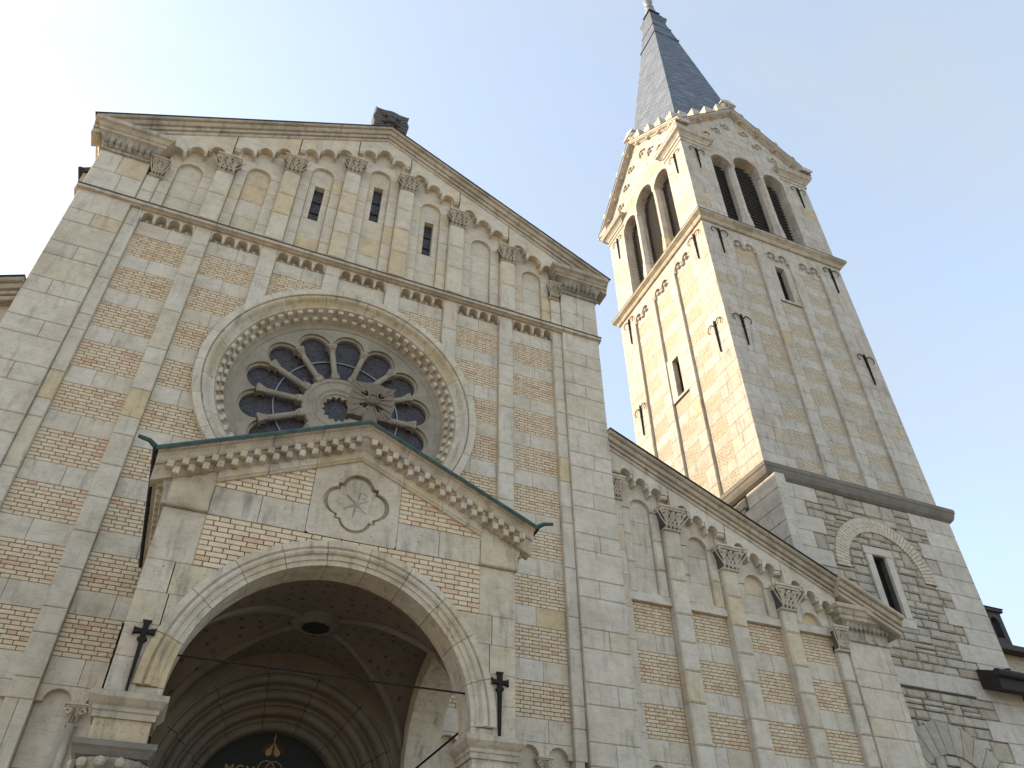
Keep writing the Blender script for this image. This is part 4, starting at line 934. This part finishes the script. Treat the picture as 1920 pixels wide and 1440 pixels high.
for f, W, side in FACES:
    c = W/2+(.02 if side == 'front' else 0); vis = side in ('front', 'left')
    cols = [c-1.5, c, c+1.5]; hw = .525
    if not vis:
        MB().box(f, 0.13, W-.13, 14.0, 25.3, -.12, 0).build('plain_wall', 'tower', tower); 
    else:
        # corner stones
        for e0, e1, sg in ((0, cols[0]-hw, 0), (cols[2]+hw, W, 1)):
            z = 14.03; i = 0
            while z < 24.9:
                h = .513; m_ = e0+(e1-e0)*(.55 if i % 3 else .68)
                if sg: m_ = e1-(m_-e0)
                z1 = min(z+h, 25.08)
                q = ((e0, m_), (m_, e1)) if i % 4 else ((e0, e1),)
                for a, b_ in q: blk('ashlar_stone', tower, f, a, b_, z, z1, -.125, 0 if (side == 'front' or True) else 0, 'tower', .006)
                z = z1; i += 1
        for e0, e1 in ((cols[0]+hw, cols[1]-hw), (cols[1]+hw, cols[2]-hw)):
            for v0, v1 in split(14.03, 25.08, .7): blk('pilaster_stone', tower, f, e0, e1, v0, v1, -.125, 0, 'tower', .01)
        slit = (22.03, 23.83) if side == 'front' else (18.98, 20.65)
        for ci, cc in enumerate(cols):
            tops = TR+[14.72-1.026]
            for r, t in enumerate(TR):
                b0 = t-9*COURSE; v0 = max(TR[r+1] if r < 9 else 14.03, 14.03)
                if ci == 1 and t > slit[0]+.3 and b0 < slit[1]-.3:
                    continue
                bed.box(f, cc-hw, cc+hw, max(b0, 14.03), t, -.3, -.113, .001)
                for q in flemish(cc-hw, cc+hw, t, 9, (ci+r) % 2): tb.append((f, *q))
                if b0-v0 > .05:
                    if ci == 1 and slit[0]-.1 < v0 < slit[1]: v0 = v0
                    blk('band_stone', tower, f, cc-hw, cc+hw, v0, b0, -.12, -.098, 'tower')
            if ci == 1:
                rs = [t for t in TR if t > slit[0]+.3 and t-9*COURSE < slit[1]-.3]
                zt_, zb_ = max(rs), min(rs)-9*COURSE
                sw = .215 if side == 'front' else .19
                zt_ = max(zt_, slit[1]+.12); zb_ = min(zb_, slit[0]-.1)
                for a, b_ in ((cc-hw, cc-sw), (cc+sw, cc+hw)):
                    for v0, v1 in split(zb_, zt_, .65): blk('window_jamb', tower, f, a, b_, v0, v1, -.55, -.05, 'tower')
                blk('window_lintel', tower, f, cc-sw, cc+sw, slit[1], zt_, -.55, -.05, 'tower'); blk('window_sill', tower, f, cc-sw, cc+sw, zb_, slit[0], -.55, -.05, 'tower')
                MB().box(f, cc-sw, cc+sw, slit[0], slit[1], -.54, -.26, .002).build('window', 'void', tower)
            mb = MB()
            for sg in (-1, 1):
                uc = cc+sg*hw/2
                mb.archplate(f, uc, .19, uc-hw/2+.001, uc+hw/2-.001, 24.38, 25.1, -.12, -.003, 12)
                for j in (-1, 1): mb.box(f, uc+j*(hw/2-.0375)-.036, uc+j*(hw/2-.0375)+.036, 24.2, 24.38, -.12, -.01, .02)
            ct = mb.build('corbel_table', 'tower', tower)
            for sg in (-1, 1):
                uc = cc+sg*hw/2; kb = MB().lathe((0, 0, 0), [(.001, -.09), (.06, -.07), (.09, 0), (.06, .07), (.001, .09)], 9).build('knob', 'tower', ct, smooth=True); kb.location = f.P(uc, 24.36, -.07)-WPOS[ct]
            blk('band_stone', tower, f, cc-hw, cc+hw, 23.955, 24.37, -.12, -.098, 'tower'); MB().box(f, cc-hw, cc+hw, 24.372, 25.1, -.3, -.105, .001).build('corbel_back', 'tower', ct)
            
    # ---- belfry
    cs = [(c-1.33, .52, 29.84, c-1.85, c-.725), (c, .64, 30.24, c-.725, c+.725), (c+1.33, .52, 29.84, c+.725, c+1.85)]
    gl_ = lambda u, c=c: 34.3-.895*abs(u-c)
    for uc, r_, zs, a, b_ in cs:
        if not vis: MB().archplate(f, uc, r_, a, b_, zs, gl_, -.55, 0, 18).build('belfry_arch', 'tower', tower); continue
        crn = zs+r_; zz = [zs, zs+r_*.5, crn]
        while zz[-1] < 34.3: zz.append(zz[-1]+.5)
        for i, (z0, z1) in enumerate(zip(zz, zz[1:])):
            if z0 < crn-.001:
                for sg in (-1, 1):
                    e = a if sg < 0 else b_
                    q_ = [(e, zs), (uc+sg*r_, zs)]+[(uc+sg*r_*math.cos(math.pi/2*j/12), zs+r_*math.sin(math.pi/2*j/12)) for j in range(1, 13)]+[(uc, 40), (e, 40)]
                    stone_poly(f, band(q_, z0, z1), gl_)
            else:
                m_ = a+(b_-a)*random.uniform(.3, .7) if i % 2 else None
                for e0, e1 in (((a, m_), (m_, b_)) if m_ else ((a, b_),)):
                    q_ = [(e0, 20)]+([(c, 20)] if e0 < c < e1 else [])+[(e1, 20), (e1, gl_(e1))]+([(c, gl_(c))] if e0 < c < e1 else [])+[(e0, gl_(e0))]
                    stone_poly(f, band(q_, z0, z1), gl_)
    for s in (-1, 1):
        a, b_ = sorted((c+s*.64, c+s*.725)); MB().box(f, a, b_, 29.84, 30.24, -.55, 0, .004).build('arch_spring_stone', 'tower', tower)
        # octagonal pillar between the openings
        pc = c+s*.765; oc = lambda h, dp: [(pc-h, -.275-dp*.4), (pc-h*.42, -.275-dp), (pc+h*.42, -.275-dp), (pc+h, -.275-dp*.4), (pc+h, -.275+dp*.4), (pc+h*.42, -.275+dp), (pc-h*.42, -.275+dp), (pc-h, -.275+dp*.4)]
        def stack(secs):
            vs = []; fs = []
            for z, h, dp in secs: vs += [f.P(u, z, d) for u, d in oc(h, dp)]
            for i in range(len(secs)-1):
                for k in range(8): fs.append((8*i+k, 8*i+(k+1) % 8, 8*i+8+(k+1) % 8, 8*i+8+k))
            return vs, fs
        pil = MB().add(*stack([(26.75, .17, .25), (29.30, .17, .25), (29.84, .15, .27)])).build('belfry_pillar', 'tower', tower)
        MB().add(*stack([(25.5, .26, .30), (26.1, .26, .30), (26.55, .19, .27), (26.66, .20, .28), (26.75, .17, .26)])).build('pillar_base', 'tower', pil)
        # corner pier
        a, b_ = (0, c-1.85) if s < 0 else (c+1.85, W)
        if vis:
            for i, (v0, v1) in enumerate(split(25.5, 30.38, .55)):
                m_ = a+(b_-a)*random.uniform(.4, .6)
                q = ((a, m_), (m_, b_)) if i % 2 else ((a, b_),)
                for q0, q1 in q: blk('ashlar_stone', tower, f, q0, q1, v0, v1, -.55, 0, 'tower', .008)
        else: MB().box(f, a+.01, b_-.01, 25.5, 30.38, -.55, -.005).build('plain_wall', 'tower', tower)
        a2, b2 = (.02, c-1.84) if s < 0 else (c+1.84, W-.02)
        MB().prism(f, [(a2, 30.3), (b2, 30.3), (b2, gl_(b2)), (a2, gl_(a2))], -.54, -.012).build('gable_stone', 'tower', tower)
        # raking cornice
        L = 3.25+.3; x = 0
        while x < L-.01:
            e = min(x+1.2, L); e = L if L-e < .3 else e
            MB().mould(f, c+s*(x+(.003 if x else 0)), gl_(c+x), c+s*(e-.003), gl_(c+e), [(-.3, -.02), (.06, -.02), (.08, .03), (.22, .05), (.25, .09), (.29, .10), (.30, .20), (-.3, .26)]).build('cornice_stone', 'tower', tower); x = e
        if vis:
            MB().mould(f, c, gl_(c), c+s*(L-.02), gl_(c+L-.02), [(-.1, .255), (.30, .203), (.315, .19), (.315, .225), (-.1, .28)]).build('roof_edge', 'lead', tower)
            for i in range(4):
                u = c+s*(.55+.78*i); z = gl_(u)+.15
                if u < -.2 or u > W+.2: continue
                MB().prism(f, [(u-.2, z-.1), (u+.2, z-.1), (u+.2, z+.64), (u+.09, z+.70), (u+.05, z+.63), (u-.03, z+.63), (u-.07, z+.70), (u-.2, z+.64)], -.35, .17, back=True).build('merlon', 'tower', tower)
            for ox, cz in ((.5, 33.2), (1.1, 32.55), (1.75, 31.85)):
                u = c+s*ox
                hd = MB().ring(f, u, cz-.2, [(.24, -.01), (.24, .08), (.165, .08), (.165, -.01)], 0 if s > 0 else -.6, math.pi+.6 if s > 0 else math.pi, 12).build('corbel_arch', 'tower', tower)
                kb = MB().lathe((0, 0, 0), [(.001, -.08), (.06, -.05), (.08, 0), (.06, .06), (.001, .08)], 8).build('knob', 'tower', hd, smooth=True); kb.location = f.P(u, cz-.24, .02)-WPOS[hd]
            iron_anchor(tower, f, .68 if s < 0 else W-.58, 30.1); iron_anchor(tower, f, .68 if s < 0 else W-.58, 24.8); iron_anchor(tower, f, .62 if s < 0 else W-.6, 20.2)
    # louvres
    if vis:
        for uc, r_, zs, a, b_ in cs:
            lv_ = MB().box(f, uc-r_-.02, uc+r_+.02, 25.5, zs+r_+.05, -.75, -.70, .002).build('louvre_frame', 'void', tower)
            z = 25.62
            while z < zs+r_:
                h = r_ if z < zs else math.sqrt(max(.02, r_*r_-(z-zs)**2))
                MB().add([f.P(uc-h, z, -.42), f.P(uc+h, z, -.42), f.P(uc+h, z+.15, -.69), f.P(uc-h, z+.15, -.69), f.P(uc-h, z+.025, -.42), f.P(uc+h, z+.025, -.42), f.P(uc+h, z+.185, -.69), f.P(uc-h, z+.185, -.69)], [(0, 1, 2, 3), (4, 7, 6, 5), (0, 4, 5, 1)]).build('louvre_slat', 'louvre', lv_, fix=False)
                z += .19
        # apex ornament
        zt_ = 34.48
        ap = MB().box(f, c-.34, c+.34, zt_-.1, zt_+.6, -.45, .2, .06, back=True).build('apex_stone', 'tower', tower)
        for du in (-.15, .15): MB().ring(f, c+du, zt_+.32, [(.13, .19), (.13, .235), (.07, .235), (.07, .19)], 0, 2*math.pi, 12).build('apex_scroll', 'carved', ap)
        MB().prism(f, [(c-.4, zt_+.52), (c+.4, zt_+.52), (c+.4, zt_+.62), (c+.2, zt_+.72), (c, zt_+.82), (c-.2, zt_+.72), (c-.4, zt_+.62)], -.5, .25, back=True).build('apex_cap', 'tower', ap)
emit_bricks(tower, tb, -.12, -.1, 208, 'tbrick'); bed.build('mortar_bed', flat('grey_mortar', (.05, .042, .034)), tower)
MB().wbox(TX0+.8, TX1-.8, TY0+.8, TY1-.8, 25.4, 31.2).build('belfry_core', 'void', tower)
for nm, z, pr in (('belfry_string_course', 0, [(-.1, 25.06), (.06, 25.06), (.09, 25.10), (.12, 25.2), (.22, 25.28), (.26, 25.31), (.26, 25.42), (.23, 25.46), (-.1, 25.54)]),
                  ('tower_string_course', 0, [(.05, 13.50), (.13, 13.53), (.20, 13.60), (.24, 13.70), (.26, 13.80), (.28, 13.82), (.28, 13.93), (.25, 13.97), (-.1, 14.06)])):
    MB().ringmould(TX0, TX1, TY0, TY1, pr).build(nm, 'mould' if '25' in str(pr[0][1]) else 'dkstring', tower)
MB().ringmould(TX0, TX1, TY0, TY1, [(.2, 25.385), (.268, 25.385), (.27, 25.41), (.245, 25.47), (.2, 25.47)]).build('drip_edge', 'soot_and_shade', tower)
for cx, cy in ((0, 0), (1, 0), (1, 1), (0, 1)):
    x0 = TX0 if cx == 0 else TX1-1.33; y0 = TY0 if cy == 0 else TY1-1.25
    MB().ringmould(x0, x0+1.33, y0, y0+1.25, [(-.05, 30.36), (.03, 30.38), (.05, 30.42), (.05, 30.48), (.0, 30.5), (.0, 30.62), (.05, 30.64), (.07, 30.72), (.16, 30.82), (.22, 30.85), (.26, 30.88), (.28, 30.98), (.30, 30.99), (.30, 31.08), (-.1, 31.12)]).build('pier_cornice', 'tower', tower)
# roofs behind the gables and the slate spire
mb = MB(); g_ = lambda t: 34.42-.895*t
mb.add([(CX, TY0-.1, g_(0)), (CX, TY1+.1, g_(0)), (TX0+.3, TY0-.1, g_(2.93)), (TX0+.3, TY1+.1, g_(2.93)), (TX1-.3, TY0-.1, g_(2.93)), (TX1-.3, TY1+.1, g_(2.93))], [(0, 1, 3, 2), (1, 0, 4, 5)])
mb.add([(TX0-.1, CY, g_(0)), (TX1+.1, CY, g_(0)), (TX0-.1, TY0+.3, g_(2.79)), (TX1+.1, TY0+.3, g_(2.79)), (TX0-.1, TY1-.3, g_(2.79)), (TX1+.1, TY1-.3, g_(2.79))], [(0, 1, 3, 2), (1, 0, 4, 5)])
mb.build('gable_roof', 'slate', tower)
ts = lambda z: (53.0-z)/26.3
def pyr(name, secs, mat, uvs=True):
    vs = []; fs = []
    for z, t in secs: vs += [(CX-3.23*t, CY-3.09*t, z), (CX+3.23*t, CY-3.09*t, z), (CX+3.23*t, CY+3.09*t, z), (CX-3.23*t, CY+3.09*t, z)]
    for i in range(len(secs)-1):
        for k in range(4): fs.append((4*i+k, 4*i+(k+1) % 4, 4*i+4+(k+1) % 4, 4*i+4+k))
    fs.append(tuple(range(4*len(secs)-4, 4*len(secs))))
    o = MB().add(vs, fs).build(name, mat, tower, fix=False); me = o.data
    uv = me.uv_layers.new(name='UVMap')
    for p in me.polygons:
        for li in p.loop_indices:
            co = me.vertices[me.loops[li].vertex_index].co; n_ = p.normal
            uv.data[li].uv = ((co.x if abs(n_.y) > abs(n_.x) else co.y), co.z*1.01)
    return o
pyr('spire', [(30.8, ts(30.8)), (38, ts(38)), (46.5, ts(46.5))], 'slate')
pyr('spire_band', [(46.45, ts(46.5)+.0), (46.5, ts(46.5)+.02), (46.62, ts(46.6)+.02), (46.75, ts(46.75)+.01), (48.0, ts(48)+.005)], 'slate')
pyr('spire_collar', [(47.98, ts(48)+.01), (48.05, ts(48)+.02), (48.15, ts(48.2)+.02), (48.25, ts(48.2)+.005), (49.0, ts(49)+.005), (49.25, ts(49)+.02), (49.5, ts(49)+.04), (49.58, ts(49)+.04), (49.65, .11)], 'slate')
pyr('spire_cap', [(49.64, .13), (50.0, .115), (50.02, .14), (50.12, .14), (50.15, .10), (50.5, .09), (50.52, .12), (50.62, .12), (50.65, .05)], M['lead'])
MB().lathe((CX, CY, 50.6), [(.18, 0), (.30, .25), (.34, .5), (.22, .75), (.12, .85), (.28, .95), (.30, 1.05), (.12, 1.15), (.10, 1.4), (.24, 1.6), (.30, 1.85), (.22, 2.1), (.06, 2.25), (.05, 3.0)], 14).build('finial', flat('zinc_finial', (.22, .24, .27), .5), tower, smooth=True)
# ---- rough lower stage
LX0, LX1, LY0, LY1 = 11.98, 18.62, 1.40, 7.78
MB().wbox(LX0+.05, LX1-.05, LY0+.55, LY1-.05, 0, 13.5).build('rubble_core', 'smortar', tower)
lf = F((0, LY0, 0), (1, 0, 0), (0, -1, 0)); ll = F((LX0, 0, 0), (0, -1, 0), (-1, 0, 0))
mb = MB()
for a, b_, v0, v1 in ((LX0+.05, 14.93, 0, 13.5), (15.40, LX1-.05, 0, 13.5), (14.93, 15.40, 0, 9.98), (14.93, 15.40, 11.74, 13.5)): mb.prism(lf, [(a, v0), (b_, v0), (b_, v1), (a, v1)], -.55, -.045)
mb.build('rubble_core', 'smortar', tower)
z = 13.52; i = 0; QL = []
while z > .5:
    h = .49; lo_ = i % 2 == 0
    for e0, e1 in ((LX0, 13.55 if lo_ else 13.05), (16.95 if lo_ else 17.43, LX1)):
        QL.append((e0, e1, z-h, z))
        if e1-e0 > 1.4 and i % 3 == 0:
            m_ = e0+(e1-e0)*.5; blk('quoin', tower, lf, e0, m_, z-h, z, -.3, .02, 'quoin', .012, .004); blk('quoin', tower, lf, m_, e1, z-h, z, -.3, .02, 'quoin', .012, .004)
        else: blk('quoin', tower, lf, e0, e1, z-h, z, -.3, .02, 'quoin', .012, .004)
    e1 = -LY0-.001; blk('quoin', tower, ll, e1-(1.0 if lo_ else 1.5), e1+.3, z-h, z, -.3, .02, 'quoin', .012, .004)
    z -= h; i += 1
BAC, BZ, BRO, BRI = 15.29, 11.17, 1.72, 1.29
NBV = 46
barch = MB().ring(lf, BAC, BZ, [(BRO, -.1), (BRO-.003, .05), (BRI+.003, .05), (BRI, -.1)], 0, math.pi, 40).build('brick_arch', 'mortar', tower)
for i in range(NBV):
    a = math.pi*(i+.5)/NBV; f2 = FR(lf, BAC, BZ, a); w_ = BRO*math.pi/NBV/2-.008; wi = BRI*math.pi/NBV/2-.006
    cut = (BRI+.145) if i % 2 else (BRI+.28)
    for r0, r1 in ((BRI, cut-.006), (cut+.006, BRO)):
        k0 = wi+(w_-wi)*(r0-BRI)/(BRO-BRI); k1 = wi+(w_-wi)*(r1-BRI)/(BRO-BRI)
        MB().prism(f2, [(-k0, r0), (k0, r0), (k1, r1), (-k1, r1)], -.1, .065).build('brick', 'tbrick', barch, fix=True)
# slit window with stone frame
SWX = (14.93, 15.40)
for a, b_, v0, v1 in ((14.66, 15.68, 11.74, 11.99), (14.70, SWX[0], 9.98, 11.74), (SWX[1], 15.64, 9.98, 11.74), (14.66, 15.68, 9.72, 9.98)):
    blk('window_frame', tower, lf, a, b_, v0, v1, -.4, .045, 'quoin', .012)
MB().box(lf, *SWX, 9.98, 11.74, -.54, -.20, .001).build('window', 'void', tower)
for a, b_ in ((13.06, 15.2), (15.2, 17.42)): blk('band_stone', tower, lf, a, b_, 8.19, 8.64, -.3, .015, 'quoin', .012)
# blind relieving arch lower down
for i in range(11):
    a = R(25)+R(130)*(i+.5)/11; f2 = FR(lf, 15.3, 5.5, a); w0, w1 = 1.17*R(130)/22-.01, 1.9*R(130)/22-.012
    MB().prism(f2, [(-w0, 1.17), (w0, 1.17), (w1, 1.9+random.uniform(-.08, .04)), (-w1, 1.9)], -.2, .06).build('arch_stone', 'rubble', tower)
# coursed rubble
def blocked(u0, u1, v0, v1):
    for a, b_, c_, d_ in QL:
        if u0 < b_-.02 and u1 > a+.02 and v0 < d_-.03 and v1 > c_+.03: return True
    cu_, cv_ = (u0+u1)/2, (v0+v1)/2
    if v0 > BZ-.05 and all(BRI+.02 < math.hypot(x-BAC, y-BZ) < BRO-.02 for x in (u0, u1) for y in (v0, v1)): return True
    if 14.7 < cu_ < 15.64 and 9.75 < cv_ < 11.95: return True
    if 8.19 < cv_ < 8.62: return True
    r_ = math.hypot(cu_-15.3, cv_-5.5)
    if v0 > 6.0 and all(1.2 < math.hypot(x-15.3, y-5.5) < 1.85 for x in (u0, u1) for y in (v0, v1)): return True
    return False
zl = [13.52]
while zl[-1] > 4.5:
    zl += [zl[-1]-random.uniform(.2, .29), zl[-1]-.49] if random.random() < .62 else [zl[-1]-.49]
stuff = MB(); z = 13.52
for zi in zl[1:]:
    v1, v0 = z, zi
    if v1 > 8.66 > v0: v0 = 8.65
    if v1 > 8.19 > v0 and v1 <= 8.66: v0 = 8.18
    # free span between the quoins of this course
    L0 = max(b_ for a, b_, c_, d_ in QL if a < 13 and v0 < d_-.02 and v1 > c_+.02); R0 = min(a for a, b_, c_, d_ in QL if a > 14 and v0 < d_-.02 and v1 > c_+.02)
    u = L0
    while u < R0-.05:
        L = random.uniform(.28, .72); e = min(u+L, R0)
        if R0-e < .2: e = R0
        spans = [(u, e)]
        cv_ = (v0+v1)/2
        if 9.75 < cv_ < 11.95: spans = [(a, b_) for a, b_ in ((u, min(e, 14.69)), (max(u, 15.65), e)) if b_-a > .06]
        for a, b_ in spans:
            if v1-v0 < .06 or blocked(a+.02, b_-.02, v0+.02, v1-.02): continue
            for p0, p1 in (((v0, v1),) if (v1-v0 < .26 or random.random() < .6) else ((v0, (v0+v1)/2), ((v0+v1)/2, v1))):
                MB().box(lf, a+.012, b_-.012, p0+.011, p1-.011, -.1, random.uniform(-.005, .035), .03, jit=.018).build('rubble_stone', 'rubble', tower, fix=False)
        u = e
    z = zi
z = 13.5
while z > 9:
    h = random.uniform(.2, .34); u = -7.7
    while u < -2.6:
        L = random.uniform(.25, .6); stuff.box(ll, u+.012, min(u+L, -2.45)-.012, z-h+.011, z-.011, -.1, random.uniform(-.02, .02), .03, jit=.018); u += L
    z -= h
stuff.build('rubble_field', 'rubble', tower, kind='stuff', fix=False)

# ================================================================== ANNEX beyond the tower
ax = thing('annex_building', 'low dark-eaved brick annex with chimney beyond the bell tower', 'building', (26, 10, 0))
MB().wbox(18.68, 34, 1.75, 12, 0, 8.4).build('wall', 'stone', ax)
MB().add([(17.25, .85, 8.28), (34, .85, 8.28), (34, 1.36, 8.42), (17.25, 1.36, 8.42), (17.25, .85, 8.72), (34, .85, 8.72), (34, 1.36, 8.92), (17.25, 1.36, 8.92)], [(0, 1, 2, 3), (4, 7, 6, 5), (0, 4, 5, 1), (0, 3, 7, 4), (3, 2, 6, 7), (1, 5, 6, 2)]).build('eaves', 'timber', ax)
MB().add([(18.68, 1.36, 8.42), (34, 1.36, 8.42), (34, 7, 10.4), (18.68, 7, 10.4), (18.68, 1.36, 8.9), (34, 1.36, 8.9), (34, 7, 10.9), (18.68, 7, 10.9)], [(0, 1, 2, 3), (4, 7, 6, 5), (0, 3, 7, 4)]).build('lower_roof', 'roof', ax)
MB().tube([(17.2, .8, 8.66), (34, .8, 8.66)], .10, 8).build('gutter', 'lead', ax)
MB().tube([(18.35, 1.3, 8.7), (18.35, 1.3, 9.05)], .09, 8).build('downpipe', 'lead', ax)
uw = MB().wbox(25.1, 34, 6.0, 16, 9.0, 12.25).build('upper_wall', 'mortar', ax)
fa = F((0, 6.0, 0), (1, 0, 0), (0, -1, 0)); mb = MB()
for q in flemish(25.1, 28.0, 12.25, 30, 0): mb.box(fa, *q, 0, .02, .004)
mb.build('brick_field', 'tbrick', ax, kind='stuff', fix=False)
MB().add([(24.6, 5.5, 12.1), (34, 5.5, 12.1), (34, 16, 13.2), (24.6, 16, 13.2), (24.6, 5.5, 12.3), (34, 5.5, 12.3), (34, 16, 13.4), (24.6, 16, 13.4)], [(0, 1, 2, 3), (4, 7, 6, 5), (0, 4, 5, 1), (0, 3, 7, 4)]).build('roof', 'roof', ax)
cf = F((0, 6.0, 0), (1, 0, 0), (0, -1, 0))
ch = MB().archplate(cf, 25.62, .2, 25.2, 26.05, 13.4, 14.0, -.6, 0, 10).box(cf, 25.2, 25.42, 12.3, 13.4, -.6, 0).box(cf, 25.82, 26.05, 12.3, 13.4, -.6, 0).box(cf, 25.42, 25.82, 12.3, 12.8, -.6, 0).wbox(25.22, 26.03, 6.55, 6.6, 12.4, 13.4).build('chimney', 'chimney', ax)
MB().box(cf, 25.12, 26.13, 13.8, 13.92, -.7, .1).add([cf.P(25.08, 13.92, .15), cf.P(26.17, 13.92, .15), cf.P(26.17, 13.92, -.75), cf.P(25.08, 13.92, -.75), cf.P(25.62, 14.15, -.3)], [(0, 1, 4), (1, 2, 4), (2, 3, 4), (3, 0, 4)]).build('chimney_cap', 'chimney', ch)
